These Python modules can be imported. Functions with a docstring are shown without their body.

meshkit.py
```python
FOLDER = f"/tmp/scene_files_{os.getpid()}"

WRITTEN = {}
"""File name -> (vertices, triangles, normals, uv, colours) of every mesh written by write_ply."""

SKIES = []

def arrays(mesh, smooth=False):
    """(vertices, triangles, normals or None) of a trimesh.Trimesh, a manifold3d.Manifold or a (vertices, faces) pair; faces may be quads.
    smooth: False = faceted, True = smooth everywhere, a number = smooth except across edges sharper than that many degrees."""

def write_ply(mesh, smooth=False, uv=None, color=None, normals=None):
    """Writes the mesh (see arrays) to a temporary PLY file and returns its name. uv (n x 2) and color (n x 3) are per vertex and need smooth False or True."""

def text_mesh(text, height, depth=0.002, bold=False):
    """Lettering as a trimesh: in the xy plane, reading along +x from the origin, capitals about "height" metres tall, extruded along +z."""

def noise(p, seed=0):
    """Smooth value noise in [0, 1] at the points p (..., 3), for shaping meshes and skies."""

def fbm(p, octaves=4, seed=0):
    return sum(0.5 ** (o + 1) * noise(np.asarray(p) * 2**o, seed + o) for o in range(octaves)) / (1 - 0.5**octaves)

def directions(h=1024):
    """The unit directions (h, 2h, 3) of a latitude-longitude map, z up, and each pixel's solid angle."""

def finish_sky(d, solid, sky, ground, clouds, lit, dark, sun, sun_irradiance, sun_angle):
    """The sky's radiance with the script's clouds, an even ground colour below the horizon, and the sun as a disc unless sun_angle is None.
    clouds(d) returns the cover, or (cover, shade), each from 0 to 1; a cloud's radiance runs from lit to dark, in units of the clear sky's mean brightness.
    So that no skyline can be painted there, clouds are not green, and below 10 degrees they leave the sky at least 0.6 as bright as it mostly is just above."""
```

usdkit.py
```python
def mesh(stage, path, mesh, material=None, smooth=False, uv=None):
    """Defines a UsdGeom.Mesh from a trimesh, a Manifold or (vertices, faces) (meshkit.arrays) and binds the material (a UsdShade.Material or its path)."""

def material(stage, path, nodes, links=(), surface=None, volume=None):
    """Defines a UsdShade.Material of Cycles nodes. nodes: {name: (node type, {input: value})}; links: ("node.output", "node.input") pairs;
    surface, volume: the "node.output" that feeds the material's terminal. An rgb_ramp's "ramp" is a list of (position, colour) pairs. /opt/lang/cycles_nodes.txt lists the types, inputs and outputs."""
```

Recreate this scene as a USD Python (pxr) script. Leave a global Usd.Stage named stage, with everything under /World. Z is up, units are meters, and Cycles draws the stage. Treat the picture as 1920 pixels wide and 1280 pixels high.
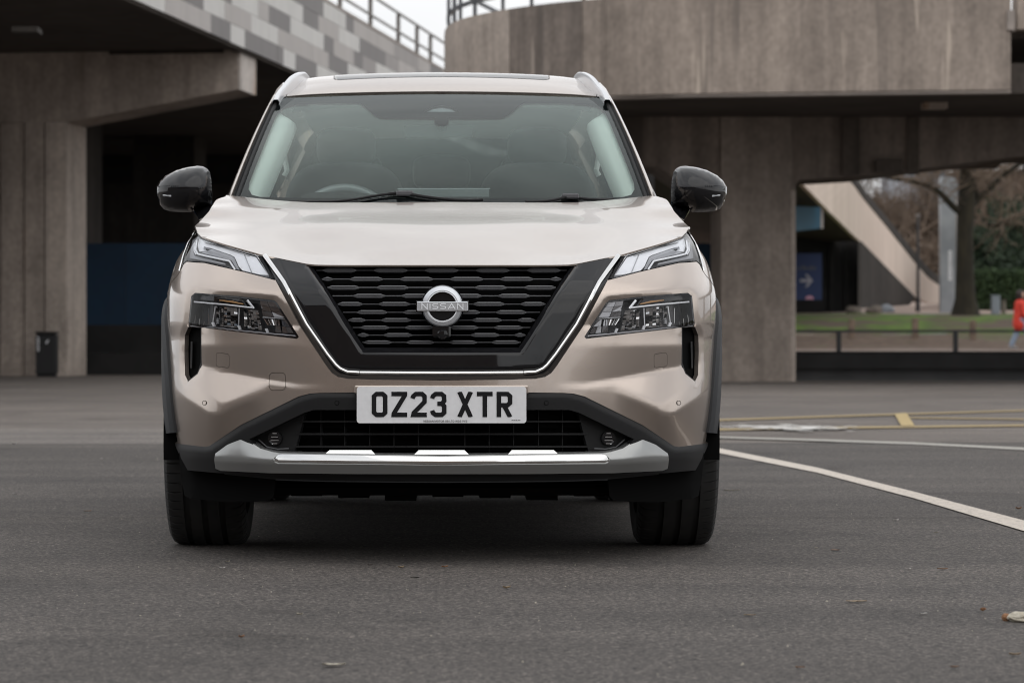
import math, random
import numpy as np, trimesh, manifold3d, shapely, usdkit, meshkit
from shapely.geometry import Polygon, LineString, Point, box as sbox
from shapely import affinity
from scipy.spatial import Delaunay
from scipy.interpolate import PchipInterpolator, RBFInterpolator, LinearNDInterpolator, CubicSpline
from pxr import Usd, UsdGeom, UsdLux, UsdShade, Gf, Sdf, Vt

stage = Usd.Stage.CreateInMemory()
UsdGeom.SetStageUpAxis(stage, 'Z')
UsdGeom.Xform.Define(stage, '/World')
stage.SetDefaultPrim(stage.GetPrimAtPath('/World'))

# ------------------------------------------------------------------ camera
F = 5517.0                      # focal length in photograph pixels (1920 wide)
CX, CY = 828.0, 632.0           # where the car's long axis and the horizon meet
CAMY, CAMZ = -9.0, 0.7
cam = UsdGeom.Camera.Define(stage, '/World/camera')
cam.AddTranslateOp().Set(Gf.Vec3d(0, CAMY, CAMZ))
cam.AddRotateXOp().Set(90.0)
cam.CreateHorizontalApertureAttr(36.0)
cam.CreateVerticalApertureAttr(36.0 * 682 / 1024)
cam.CreateFocalLengthAttr(F / 1920 * 36.0)
cam.CreateHorizontalApertureOffsetAttr((960 - CX) / 1920 * 36.0)
cam.CreateVerticalApertureOffsetAttr(-(640 - CY) / 1920 * 36.0)
cam.CreateFStopAttr(6.3)
cam.CreateFocusDistanceAttr(9.35)
cam.CreateClippingRangeAttr(Gf.Vec2f(0.1, 5000))
cam.CreateExposureAttr(-0.62)

# ------------------------------------------------------------------ sky and sun (overcast)
SUN_AZ, SUN_EL = math.radians(150), math.radians(50)      # direction towards the sun: atan2(x, y)
sky = usdkit.material(stage, '/World/Looks/sky', {
    'sky': ('sky_texture', {'sky_type': 'single_scattering', 'sun_disc': False, 'sun_elevation': SUN_EL, 'sun_rotation': SUN_AZ}),
    'tc': ('texture_coordinate', {}),
    'mp': ('mapping', {'mapping_type': 'point', 'scale': (1.0, 1.0, 2.6)}),
    'n': ('noise_texture', {'scale': 1.7, 'detail': 5, 'roughness': 0.55, 'distortion': 0.3}),
    'r': ('rgb_ramp', {'ramp': [(0.25, (7.0, 7.25, 7.7)), (0.5, (10.5, 10.6, 10.8)), (0.75, (14.0, 13.9, 13.8))]}),
    'sz': ('separate_xyz', {}), 'lift': ('map_range', {'from_min': 0.0, 'from_max': 1.0, 'to_min': 1.35, 'to_max': 1.65, 'clamp': True}),      # an overcast sky is brightest overhead
    'up': ('mix_color', {'blend_type': 'multiply', 'fac': 1.0, 'use_clamp': False, 'use_clamp_result': False}), 'cc': ('combine_xyz', {}),
    'mix': ('mix_color', {'fac': 0.93, 'use_clamp': False}),
    'bg': ('background_shader', {'strength': 0.1})},
    [('tc.generated', 'mp.vector'), ('mp.vector', 'n.vector'), ('n.fac', 'r.fac'), ('sky.color', 'mix.a'), ('tc.generated', 'sz.vector'), ('sz.z', 'lift.value'), ('lift.result', 'cc.x'), ('lift.result', 'cc.y'), ('lift.result', 'cc.z'), ('r.color', 'up.a'), ('cc.vector', 'up.b'), ('up.result', 'mix.b'), ('mix.result', 'bg.color')], surface='bg.background')
dome = UsdLux.DomeLight.Define(stage, '/World/sky')
UsdShade.MaterialBindingAPI.Apply(dome.GetPrim()).Bind(sky)
dome.GetPrim().SetCustomDataByKey('kind', 'structure')
sun = UsdLux.DistantLight.Define(stage, '/World/sun')
sun.CreateIntensityAttr(0.2); sun.CreateAngleAttr(80.0); sun.CreateNormalizeAttr(True); sun.CreateColorAttr(Gf.Vec3f(1.0, 0.96, 0.9))
sun.AddRotateZOp().Set(-math.degrees(SUN_AZ)); sun.AddRotateXOp().Set(-(90 - math.degrees(SUN_EL)))

# ------------------------------------------------------------------ helpers: scene tree
used = {}
def numbered(path):
    n = used.get(path, 0); used[path] = n + 1
    return path if n == 0 else f'{path}_{n:03d}'
def data(prim, label=None, cat=None, group=None, kind=None):
    for k, t in (('label', label), ('category', cat), ('group', group), ('kind', kind)):
        if t: prim.SetCustomDataByKey(k, t)
def thing(name, label, cat, loc=(0, 0, 0), rotz=0.0, group=None):
    x = UsdGeom.Xform.Define(stage, numbered('/World/' + name))
    x.AddTranslateOp().Set(Gf.Vec3d(*map(float, loc)))
    if rotz: x.AddRotateZOp().Set(float(rotz))
    p = x.GetPrim(); data(p, label, cat, group); p.GetPath()
    origin[str(p.GetPath())] = np.array(loc, float)
    return str(p.GetPath())
origin = {}
def part(parent, name, m, mat, smooth=False, label=None, kind=None):
    """One Mesh prim. m: (V, F) or trimesh in WORLD coordinates (shifted to the parent's base)."""
    path = numbered(f'{parent}/{name}')
    v, f = (m.vertices, m.faces) if hasattr(m, 'vertices') else m
    root = '/'.join(path.split('/')[:3])
    v = np.asarray(v, float) - origin.get(root, 0)
    usdkit.mesh(stage, path, trimesh.Trimesh(v, np.asarray(f), process=False), mat, smooth)
    data(stage.GetPrimAtPath(path), label, kind=kind)
    return path
def solo(name, m, mat, label=None, cat=None, group=None, kind=None, smooth=False):
    path = part('/World', name, m, mat, smooth); data(stage.GetPrimAtPath(path), label, cat, group, kind)
    return path
def dup(src, name, loc, rotz, label, cat, group, scale=1.0):
    x = UsdGeom.Xform.Define(stage, numbered('/World/' + name))
    x.AddTranslateOp().Set(Gf.Vec3d(*map(float, loc)))
    p = x.GetPrim(); p.GetReferences().AddInternalReference(Sdf.Path(src)); 
    x.ClearXformOpOrder(); 
    x.AddTranslateOp().Set(Gf.Vec3d(*map(float, loc))); x.AddRotateZOp().Set(float(rotz))
    if scale != 1.0: x.AddScaleOp().Set(Gf.Vec3f(scale, scale, scale))
    p.SetInstanceable(True); data(p, label, cat, group)
    return p
cat = trimesh.util.concatenate

# ------------------------------------------------------------------ helpers: shapes
def P(u, v, D):
    """World point at distance D from the camera station, seen at photograph pixel (u, v)."""
    return np.array([(u - CX) / F * D, D + CAMY, CAMZ + (CY - v) / F * D])
def box(x0, x1, y0, y1, z0, z1, bevel=0.0):
    x0, x1 = sorted((x0, x1)); y0, y1 = sorted((y0, y1)); z0, z1 = sorted((z0, z1))
    if bevel:
        b = bevel
        pts = [(x, y, z) for x in (x0, x1) for y in (y0, y1) for z in (z0, z1)]
        q = []
        for x, y, z in pts:
            sx, sy, sz = (b if x == x0 else -b), (b if y == y0 else -b), (b if z == z0 else -b)
            q += [(x, y + sy, z + sz), (x + sx, y, z + sz), (x + sx, y + sy, z)]
        return trimesh.Trimesh(np.array(q)).convex_hull
    m = trimesh.creation.box([x1 - x0, y1 - y0, z1 - z0]); m.apply_translation([(x0 + x1) / 2, (y0 + y1) / 2, (z0 + z1) / 2]); return m
def hull(pts): return trimesh.Trimesh(np.asarray(pts, float)).convex_hull
def prism(poly, z0, z1):
    """Plan polygon extruded upwards."""
    m = trimesh.creation.extrude_polygon(poly if hasattr(poly, 'exterior') else Polygon(poly), z1 - z0, engine='earcut'); m.apply_translation([0, 0, z0]); return m
def slab(poly, y0, y1):
    """(x, z) polygon extruded along y."""
    m = trimesh.creation.extrude_polygon(poly if hasattr(poly, 'exterior') else Polygon(poly), y1 - y0, engine='earcut')
    v = np.array(m.vertices); f = np.array(m.faces)
    return trimesh.Trimesh(np.stack([v[:, 0], y0 + v[:, 2], v[:, 1]], 1), f[:, ::-1], process=False)
def tube(pts, r, n=10, cap=True):
    p = np.asarray(pts, float); r = np.broadcast_to(np.asarray(r, float), (len(p),))
    t = np.gradient(p, axis=0); t /= np.linalg.norm(t, axis=1, keepdims=True) + 1e-12
    ref = np.array([0, 0, 1.0]) if abs(t[:, 2]).mean() < 0.8 else np.array([1.0, 0, 0])
    a = np.cross(t, ref); a /= np.linalg.norm(a, axis=1, keepdims=True) + 1e-12
    b = np.cross(t, a); g = np.arange(n) * 2 * np.pi / n
    V = p[:, None] + r[:, None, None] * (np.cos(g)[None, :, None] * a[:, None] + np.sin(g)[None, :, None] * b[:, None])
    f = []
    for i in range(len(p) - 1):
        for j in range(n):
            k = (j + 1) % n; f += [(i * n + j, i * n + k, (i + 1) * n + k), (i * n + j, (i + 1) * n + k, (i + 1) * n + j)]
    V = V.reshape(-1, 3)
    if cap:
        V = np.vstack([V, p[0], p[-1]]); c0, c1 = len(V) - 2, len(V) - 1; o = (len(p) - 1) * n
        for j in range(n):
            k = (j + 1) % n; f += [(c0, k, j), (c1, o + j, o + k)]
    return trimesh.Trimesh(V, f, process=False)
def lathe(profile, n=48, axis='z'):
    m = trimesh.creation.revolve(np.asarray(profile, float), sections=n)
    return m
def grid(Pt):
    """(n, m, 3) points as a mesh."""
    n, m = Pt.shape[:2]; i, j = np.meshgrid(np.arange(n - 1), np.arange(m - 1), indexing='ij')
    a = (i * m + j).ravel(); b = a + 1; c = a + m; d = c + 1
    return Pt.reshape(-1, 3), np.vstack([np.stack([a, c, d], 1), np.stack([a, d, b], 1)])
def mirror(m):
    v, f = (m.vertices, m.faces) if hasattr(m, 'vertices') else m
    v = np.array(v, float).copy(); v[:, 0] *= -1
    return trimesh.Trimesh(v, np.asarray(f)[:, ::-1], process=False)
def ring_pts(ring, h):
    c = np.asarray(ring.coords)[:, :2]; out = []
    for a, b in zip(c[:-1], c[1:]):
        n = max(1, int(math.ceil(np.linalg.norm(b - a) / h)))
        out.append(a + (b - a) * (np.arange(n) / n)[:, None])
    return np.vstack(out)
def cr2(a, b): return a[:, 0] * b[:, 1] - a[:, 1] * b[:, 0]
def mesh2d(poly, h):
    """Even triangles filling a polygon."""
    poly = shapely.make_valid(poly) if not poly.is_valid else poly
    if poly.geom_type != 'Polygon':
        poly = max((g for g in poly.geoms if g.geom_type == 'Polygon'), key=lambda g: g.area)
    b = np.vstack([ring_pts(r, h) for r in [poly.exterior, *poly.interiors]])
    x0, y0, x1, y1 = poly.bounds
    ny = int((y1 - y0) / (h * .866)) + 2; nx = int((x1 - x0) / h) + 2
    gx, gy = np.meshgrid(np.arange(nx), np.arange(ny)); q = np.stack([x0 + (gx + .5 * (gy % 2)) * h, y0 + gy * h * .866], -1).reshape(-1, 2)
    inner = poly.buffer(-.55 * h)
    q = q[shapely.contains_xy(inner, q[:, 0], q[:, 1])] if not inner.is_empty else q[:0]
    p = np.unique(np.round(np.vstack([b, q]), 6), axis=0)
    t = Delaunay(p).simplices
    c = p[t].mean(1); area = np.abs(cr2(p[t[:, 1]] - p[t[:, 0]], p[t[:, 2]] - p[t[:, 0]]))
    t = t[shapely.contains_xy(poly, c[:, 0], c[:, 1]) & (area > 1e-10)]
    s = cr2(p[t[:, 1]] - p[t[:, 0]], p[t[:, 2]] - p[t[:, 0]]); t[s < 0] = t[s < 0][:, ::-1]
    return p, t
def edges_once(f):
    e = np.vstack([f[:, [0, 1]], f[:, [1, 2]], f[:, [2, 0]]]); k = np.sort(e, 1)
    _, i, c = np.unique(k, axis=0, return_index=True, return_counts=True)
    return e[i[c == 1]]
def flange(V, f, N, d, lip=0.0):
    """Turns the border of a sheet inwards by d along -N, so that panels have edges."""
    e = edges_once(f); ids = np.unique(e); n = len(V); new = {int(k): n + i for i, k in enumerate(ids)}
    V2 = np.vstack([V, V[ids] - N[ids] * d])
    q = [(b, a, new[int(a)]) for a, b in e] + [(b, new[int(a)], new[int(b)]) for a, b in e]
    return V2, np.vstack([f, np.array(q)])
def lettering(text, height, glyphs, stroke, gap, depth, cap='flat', join='mitre'):
    """Stroke letters as a list of (x, z) polygons; glyphs: {char: (width, [polylines])} in units of the height."""
    out, x = [], 0.0
    for ch in text:
        if ch == ' ': x += gap[1]; continue
        w, lines = glyphs[ch]
        g = shapely.union_all([LineString(np.asarray(l) * height).buffer(stroke / 2, cap_style=cap, join_style=join) for l in lines])
        out.append(affinity.translate(g, x, 0)); x += w * height + gap[0]
    return out, x - gap[0]

# ------------------------------------------------------------------ materials
def mat(name, color, rough=0.5, metal=0.0, **kw):
    return usdkit.material(stage, '/World/Looks/' + name, {'p': ('principled_bsdf', {'base_color': color, 'roughness': rough, 'metallic': metal, **kw})}, [], surface='p.BSDF')
def mottled(name, c1, c2, scale, rough=0.8, detail=6, stretch=(1, 1, 1), bump=0.0, bump_scale=40, lo=.35, hi=.65, extra=None, spec=.5):
    """Two tones mixed by noise on world position, with fine relief."""
    n = {'g': ('geometry', {}), 'm': ('mapping', {'mapping_type': 'point', 'scale': stretch}),
         'n': ('noise_texture', {'scale': scale, 'detail': detail, 'roughness': .6}),
         'r': ('rgb_ramp', {'ramp': [(lo, c1), (hi, c2)]}), 'p': ('principled_bsdf', {'roughness': rough, 'specular_ior_level': spec})}
    l = [('g.position', 'm.vector'), ('m.vector', 'n.vector'), ('n.fac', 'r.fac')]
    out = 'r.color'
    if extra:      # (colour, scale, stretch, lo, hi, amount)
        for i, (col, sc, st, lo2, hi2) in enumerate(extra):
            n[f'm{i}'] = ('mapping', {'mapping_type': 'point', 'scale': st}); n[f'n{i}'] = ('noise_texture', {'scale': sc, 'detail': 4, 'roughness': .6})
            n[f'k{i}'] = ('map_range', {'from_min': lo2, 'from_max': hi2, 'to_min': 0.0, 'to_max': 1.0, 'clamp': True}); n[f'x{i}'] = ('mix_color', {'b': col})
            l += [('g.position', f'm{i}.vector'), (f'm{i}.vector', f'n{i}.vector'), (f'n{i}.fac', f'k{i}.value'), (f'k{i}.result', f'x{i}.fac'), (out, f'x{i}.a')]; out = f'x{i}.result'
    l.append((out, 'p.base_color'))
    if bump:
        n['bn'] = ('noise_texture', {'scale': bump_scale, 'detail': 4, 'roughness': .7}); n['b'] = ('bump', {'strength': bump, 'distance': .01})
        l += [('g.position', 'bn.vector'), ('bn.fac', 'b.height'), ('b.normal', 'p.normal')]
    return usdkit.material(stage, '/World/Looks/' + name, n, l, surface='p.BSDF')
def pane(name, tint=(1, 1, 1), ior=1.5, rough=0.0, gloss=(1, 1, 1)):
    return usdkit.material(stage, '/World/Looks/' + name, {
        't': ('transparent_bsdf', {'color': tint}), 'g': ('glossy_bsdf', {'color': gloss, 'roughness': rough}), 'f': ('fresnel', {'IOR': ior}), 'm': ('mix_closure', {})},
        [('f.fac', 'm.fac'), ('t.BSDF', 'm.closure1'), ('g.BSDF', 'm.closure2')], surface='m.closure')

M = {}
# car paint: champagne metallic under clear coat with fine flakes
M['paint'] = usdkit.material(stage, '/World/Looks/paint', {
    'g': ('geometry', {}), 'n': ('noise_texture', {'scale': 900, 'detail': 2}), 'r': ('rgb_ramp', {'ramp': [(.35, (.43, .365, .318)), (.65, (.56, .482, .425))]}),
    'p': ('principled_bsdf', {'metallic': .95, 'roughness': .26, 'coat_weight': 1.0, 'coat_roughness': .015, 'coat_ior': 1.5})},
    [('g.position', 'n.vector'), ('n.fac', 'r.fac'), ('r.color', 'p.base_color')], surface='p.BSDF')
M['gloss_black'] = mat('gloss_black', (.004, .004, .0045), .04)
M['black_plastic'] = mottled('black_plastic', (.011, .011, .0115), (.015, .015, .0155), 300, rough=.5, spec=.22, bump=.15, bump_scale=900)
M['cladding'] = mottled('cladding', (.024, .025, .027), (.031, .032, .034), 200, rough=.55, spec=.3, bump=.15, bump_scale=900)
M['void_black'] = mat('void_black', (.003, .003, .003), .8, specular_ior_level=.08)
M['slat_black'] = mat('slat_black', (.085, .085, .09), .3)
M['rubber'] = mottled('rubber', (.0065, .0065, .0065), (.016, .0145, .013), 9, rough=.75, bump=.2, bump_scale=400)
M['chrome'] = mat('chrome', (.80, .80, .79), .07, 1.0)
M['satin_silver'] = mottled('satin_silver', (.40, .405, .40), (.44, .445, .44), 500, rough=.33)
M['satin_silver'] = mat('satin_metal', (.36, .365, .36), .34, .85)
M['rail_silver'] = mat('rail_silver', (.72, .73, .75), .30, .55)
M['badge_silver'] = mat('badge_silver', (.62, .64, .67), .28, .8)
M['lamp_white'] = mat('lamp_white', (.88, .90, .93), .18, coat_weight=1.0)
M['lamp_grey'] = mat('lamp_grey', (.34, .35, .37), .2, coat_weight=1.0)
M['lamp_dark'] = mat('lamp_dark', (.03, .031, .034), .25)
M['lamp_chrome'] = mat('lamp_chrome', (.66, .66, .66), .05, 1.0)
M['smoke_chrome'] = mat('smoke_chrome', (.30, .30, .31), .08, 1.0)
M['lamp_amber'] = mat('lamp_amber', (.55, .30, .12), .2)
M['lens'] = pane('lens', (.99, .99, 1.0), 1.25)
M['windscreen'] = pane('windscreen', (.86, .96, .925), 1.36, gloss=(.95, 1.0, .985))
M['painted_glare'] = usdkit.material(stage, '/World/Looks/painted_glare', {'g': ('geometry', {}), 's': ('separate_xyz', {}), 'n': ('noise_texture', {'scale': 3.0, 'detail': 4}), 'r': ('map_range', {'from_min': 1.18, 'from_max': 1.56, 'to_min': .018, 'to_max': .075, 'clamp': True}),
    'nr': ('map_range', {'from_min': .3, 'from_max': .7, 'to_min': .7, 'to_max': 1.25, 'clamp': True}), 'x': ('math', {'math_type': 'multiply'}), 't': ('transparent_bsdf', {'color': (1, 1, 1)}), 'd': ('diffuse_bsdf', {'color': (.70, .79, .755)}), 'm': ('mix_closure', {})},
    [('g.position', 's.vector'), ('g.position', 'n.vector'), ('s.z', 'r.value'), ('n.fac', 'nr.value'), ('r.result', 'x.value1'), ('nr.result', 'x.value2'), ('x.value', 'm.fac'), ('t.BSDF', 'm.closure1'), ('d.BSDF', 'm.closure2')], surface='m.closure')  # light on the glass painted as a pale veil, stronger towards the top
M['side_glass'] = pane('side_glass', (.88, .92, .91), 1.52)
M['privacy_glass'] = pane('privacy_glass', (.66, .70, .69), 1.52)
M['roof_glass'] = pane('roof_glass', (.40, .42, .42), 1.52)
M['tint_glass'] = pane('tint_glass', (.16, .18, .18), 1.45)
M['frit'] = mat('frit', (.012, .012, .0135), .9, specular_ior_level=.0)
M['sunroof_glass'] = mat('sunroof_glass', (.02, .02, .022), .03, coat_weight=1.0)
M['trim_light'] = mat('trim_light', (.80, .81, .78), .8)
M['lamp_satin'] = mat('lamp_satin', (.85, .86, .88), .25, .5)
M['cabin_dark'] = mottled('cabin_dark', (.02, .02, .021), (.03, .03, .031), 80, rough=.7)
M['seat_leather'] = mottled('seat_leather', (.020, .021, .021), (.030, .031, .031), 60, rough=.5)
M['screen'] = mat('screen', (.03, .035, .038), .1)
M['plate_white'] = mottled('plate_white', (.70, .70, .71), (.74, .74, .75), 60, rough=.35)
M['plate_black'] = mat('plate_black', (.006, .006, .007), .5, specular_ior_level=.2)
M['rim'] = mat('rim', (.35, .35, .36), .3, .8)
M['mirror_glass'] = mat('mirror_glass', (.8, .8, .8), .02, 1.0)
M['tail_red'] = mat('tail_red', (.25, .01, .01), .15)
# ground
def asphalt(name, c1, c2, speck, rough=.82):
    return usdkit.material(stage, '/World/Looks/' + name, {
        'g': ('geometry', {}), 'n1': ('noise_texture', {'scale': .55, 'detail': 5, 'roughness': .6}), 'n2': ('noise_texture', {'scale': 105, 'detail': 3, 'roughness': .7}),
        'mt': ('mapping', {'mapping_type': 'point', 'scale': (.12, 1.6, 1)}), 'n3': ('noise_texture', {'scale': 1.0, 'detail': 4}),
        'vo': ('voronoi_texture', {'scale': 95, 'feature': 'f1'}), 'vs': ('map_range', {'from_min': .0, 'from_max': .16, 'to_min': 1.0, 'to_max': 0.0, 'clamp': True}),
        'wn': ('separate_color', {}), 'th': ('math', {'math_type': 'greater_than', 'value2': .78}), 'ml': ('math', {'math_type': 'multiply'}),
        'n4': ('noise_texture', {'scale': .9, 'detail': 6, 'roughness': .7, 'distortion': .6}), 'r4': ('rgb_ramp', {'ramp': [(.33, (.62, .61, .60)), (.37, (.80, .80, .80)), (.44, (1, 1, 1)), (.60, (1, 1, 1)), (.68, (1.14, 1.13, 1.12))]}), 'x4': ('mix_color', {'blend_type': 'multiply', 'fac': 1.0, 'use_clamp': False, 'use_clamp_result': False}),
        'r1': ('rgb_ramp', {'ramp': [(.3, c1), (.7, c2)]}), 'r2': ('rgb_ramp', {'ramp': [(.33, (.08, .08, .08)), (.44, (.7, .7, .7)), (.53, (1.15, 1.14, 1.13)), (.60, (1.6, 1.57, 1.55)), (.68, (3.4, 3.3, 3.2))]}),
        'r3': ('rgb_ramp', {'ramp': [(.3, (.76, .76, .77)), (.7, (1.16, 1.145, 1.13))]}),
        'x1': ('mix_color', {'blend_type': 'multiply', 'fac': 1.0, 'use_clamp': False}), 'x2': ('mix_color', {'blend_type': 'multiply', 'fac': 1.0, 'use_clamp': False}), 'x3': ('mix_color', {'b': speck}),
        'b': ('bump', {'strength': .55, 'distance': .006}), 'p': ('principled_bsdf', {'roughness': rough, 'specular_ior_level': .35})},
        [('g.position', 'n1.vector'), ('g.position', 'n2.vector'), ('g.position', 'mt.vector'), ('mt.vector', 'n3.vector'), ('g.position', 'vo.vector'), ('vo.distance', 'vs.value'), ('vo.color', 'wn.color'), ('wn.r', 'th.value1'),
         ('th.value', 'ml.value1'), ('vs.result', 'ml.value2'), ('n1.fac', 'r1.fac'), ('n2.fac', 'r2.fac'), ('n3.fac', 'r3.fac'), ('r1.color', 'x1.a'), ('r2.color', 'x1.b'), ('x1.result', 'x2.a'), ('r3.color', 'x2.b'),
         ('g.position', 'n4.vector'), ('n4.fac', 'r4.fac'), ('x2.result', 'x4.a'), ('r4.color', 'x4.b'), ('x4.result', 'x3.a'), ('ml.value', 'x3.fac'), ('x3.result', 'p.base_color'), ('n2.fac', 'b.height'), ('b.normal', 'p.normal')], surface='p.BSDF')
M['asphalt'] = asphalt('asphalt', (.066, .059, .054), (.089, .080, .074), (.26, .25, .24))
M['old_asphalt'] = asphalt('old_asphalt', (.122, .107, .096), (.172, .152, .136), (.3, .29, .28))
M['worn_strip'] = asphalt('worn_strip', (.145, .132, .121), (.185, .168, .154), (.3, .29, .28))
def worn_paint(name, c, c2):
    return mottled(name, c2, c, 48, rough=.75, lo=.36, hi=.47, detail=8, bump=.3, bump_scale=120)
M['white_line'] = worn_paint('white_line', (.60, .535, .465), (.36, .325, .285))
M['faded_white'] = worn_paint('faded_white', (.40, .38, .34), (.19, .18, .17))
M['yellow_line'] = worn_paint('yellow_line', (.48, .36, .16), (.24, .20, .13))
M['faded_yellow'] = worn_paint('faded_yellow', (.38, .285, .14), (.19, .155, .11))
# concrete
def concrete(name, base, blotch=(.78, 1.16), streak=(.70, 1.18), fx=2.6, fz=.16, grain=(.82, 1.17), light=None, dark=None, rust=None):
    """Board-marked weathered concrete: broad blotches, vertical rain streaks, sandy grain, and pale, dark or rusty runs."""
    n = {'g': ('geometry', {}), 'p': ('principled_bsdf', {'roughness': .92, 'specular_ior_level': .3}), 'c': ('color', {'value': base}),
         'gb': ('noise_texture', {'scale': 40, 'detail': 4, 'roughness': .7}), 'b': ('bump', {'strength': .35, 'distance': .012})}
    l = [('g.position', 'gb.vector'), ('gb.fac', 'b.height'), ('b.normal', 'p.normal')]; out = 'c.color'
    for k, (rng_, sc, st, dt, lo, hi) in enumerate(((blotch, .55, (1, 1, .8), 5, .32, .68), (streak, 1.0, (fx, fx, fz), 5, .30, .70), (streak, 1.0, (fx * 2.7, fx * 2.7, fz * 4), 6, .28, .72), (grain, 14.0, (1, 1, .8), 6, .3, .7), (blotch, 3.1, (1, 1, .7), 5, .3, .7))):
        a, b_ = (1 + (rng_[0] - 1) * (.5 if k == 2 else .6 if k == 4 else 1)), (1 + (rng_[1] - 1) * (.5 if k == 2 else .6 if k == 4 else 1))
        n[f'm{k}'] = ('mapping', {'mapping_type': 'point', 'scale': st, 'location': (k * 7.3, k * 3.1, k * 5.7)}); n[f'n{k}'] = ('noise_texture', {'scale': sc, 'detail': dt, 'roughness': .62})
        n[f'r{k}'] = ('rgb_ramp', {'ramp': [(lo, (a, a, a)), (hi, (b_, b_, b_))]}); n[f'x{k}'] = ('mix_color', {'blend_type': 'multiply', 'fac': 1.0, 'use_clamp': False, 'use_clamp_result': False})
        l += [('g.position', f'm{k}.vector'), (f'm{k}.vector', f'n{k}.vector'), (f'n{k}.fac', f'r{k}.fac'), (out, f'x{k}.a'), (f'r{k}.color', f'x{k}.b')]; out = f'x{k}.result'
    for k, run in enumerate((light, dark, rust)):
        if not run: continue
        col, sc, zs, lo, hi = run
        n[f'dm{k}'] = ('mapping', {'mapping_type': 'point', 'scale': (sc, sc, zs), 'location': (k * 11.1, k * 2.3, k * 9.7)}); n[f'dn{k}'] = ('noise_texture', {'scale': 1.0, 'detail': 3, 'roughness': .55}); n[f'dk{k}'] = ('map_range', {'from_min': lo, 'from_max': hi, 'to_min': 0.0, 'to_max': .85, 'clamp': True}); n[f'dx{k}'] = ('mix_color', {'b': col})
        l += [('g.position', f'dm{k}.vector'), (f'dm{k}.vector', f'dn{k}.vector'), (f'dn{k}.fac', f'dk{k}.value'), (f'dk{k}.result', f'dx{k}.fac'), (out, f'dx{k}.a')]; out = f'dx{k}.result'
    l.append((out, 'p.base_color'))
    return usdkit.material(stage, '/World/Looks/' + name, n, l, surface='p.BSDF')
M['streaked'] = concrete('streaked', (.36, .302, .258), light=((.52, .44, .37), 4.5, .35, .64, .70), dark=((.17, .145, .127), 3.2, .16, .60, .72))
M['streaked_dark'] = concrete('streaked_dark', (.255, .215, .187), light=((.42, .36, .31), 4.5, .35, .65, .71), dark=((.13, .112, .10), 3.2, .16, .58, .70))
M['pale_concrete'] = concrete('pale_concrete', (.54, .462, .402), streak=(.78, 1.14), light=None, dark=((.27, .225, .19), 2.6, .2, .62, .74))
M['pier'] = concrete('pier', (.44, .372, .322), streak=(.78, 1.14), fx=2.6, fz=.2, dark=((.22, .18, .15), 1.5, .18, .62, .74), rust=((.26, .15, .08), 1.9, .12, .64, .74))
M['stained_end'] = concrete('stained_end', (.62, .565, .52), streak=(.78, 1.12), fx=5, fz=.3, rust=((.36, .20, .10), 7.0, .3, .57, .66))
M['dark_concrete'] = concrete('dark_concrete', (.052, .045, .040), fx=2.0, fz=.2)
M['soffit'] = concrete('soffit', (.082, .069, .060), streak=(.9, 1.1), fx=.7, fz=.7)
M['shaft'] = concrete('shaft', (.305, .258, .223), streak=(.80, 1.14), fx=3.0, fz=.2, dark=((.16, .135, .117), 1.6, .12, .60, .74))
M['portal'] = concrete('portal', (.235, .196, .168), streak=(.74, 1.16), fx=3.0, fz=.16, dark=((.075, .062, .054), 1.2, .06, .54, .66))  # arms darker than the shaft: the deck's shade is put into this colour
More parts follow.
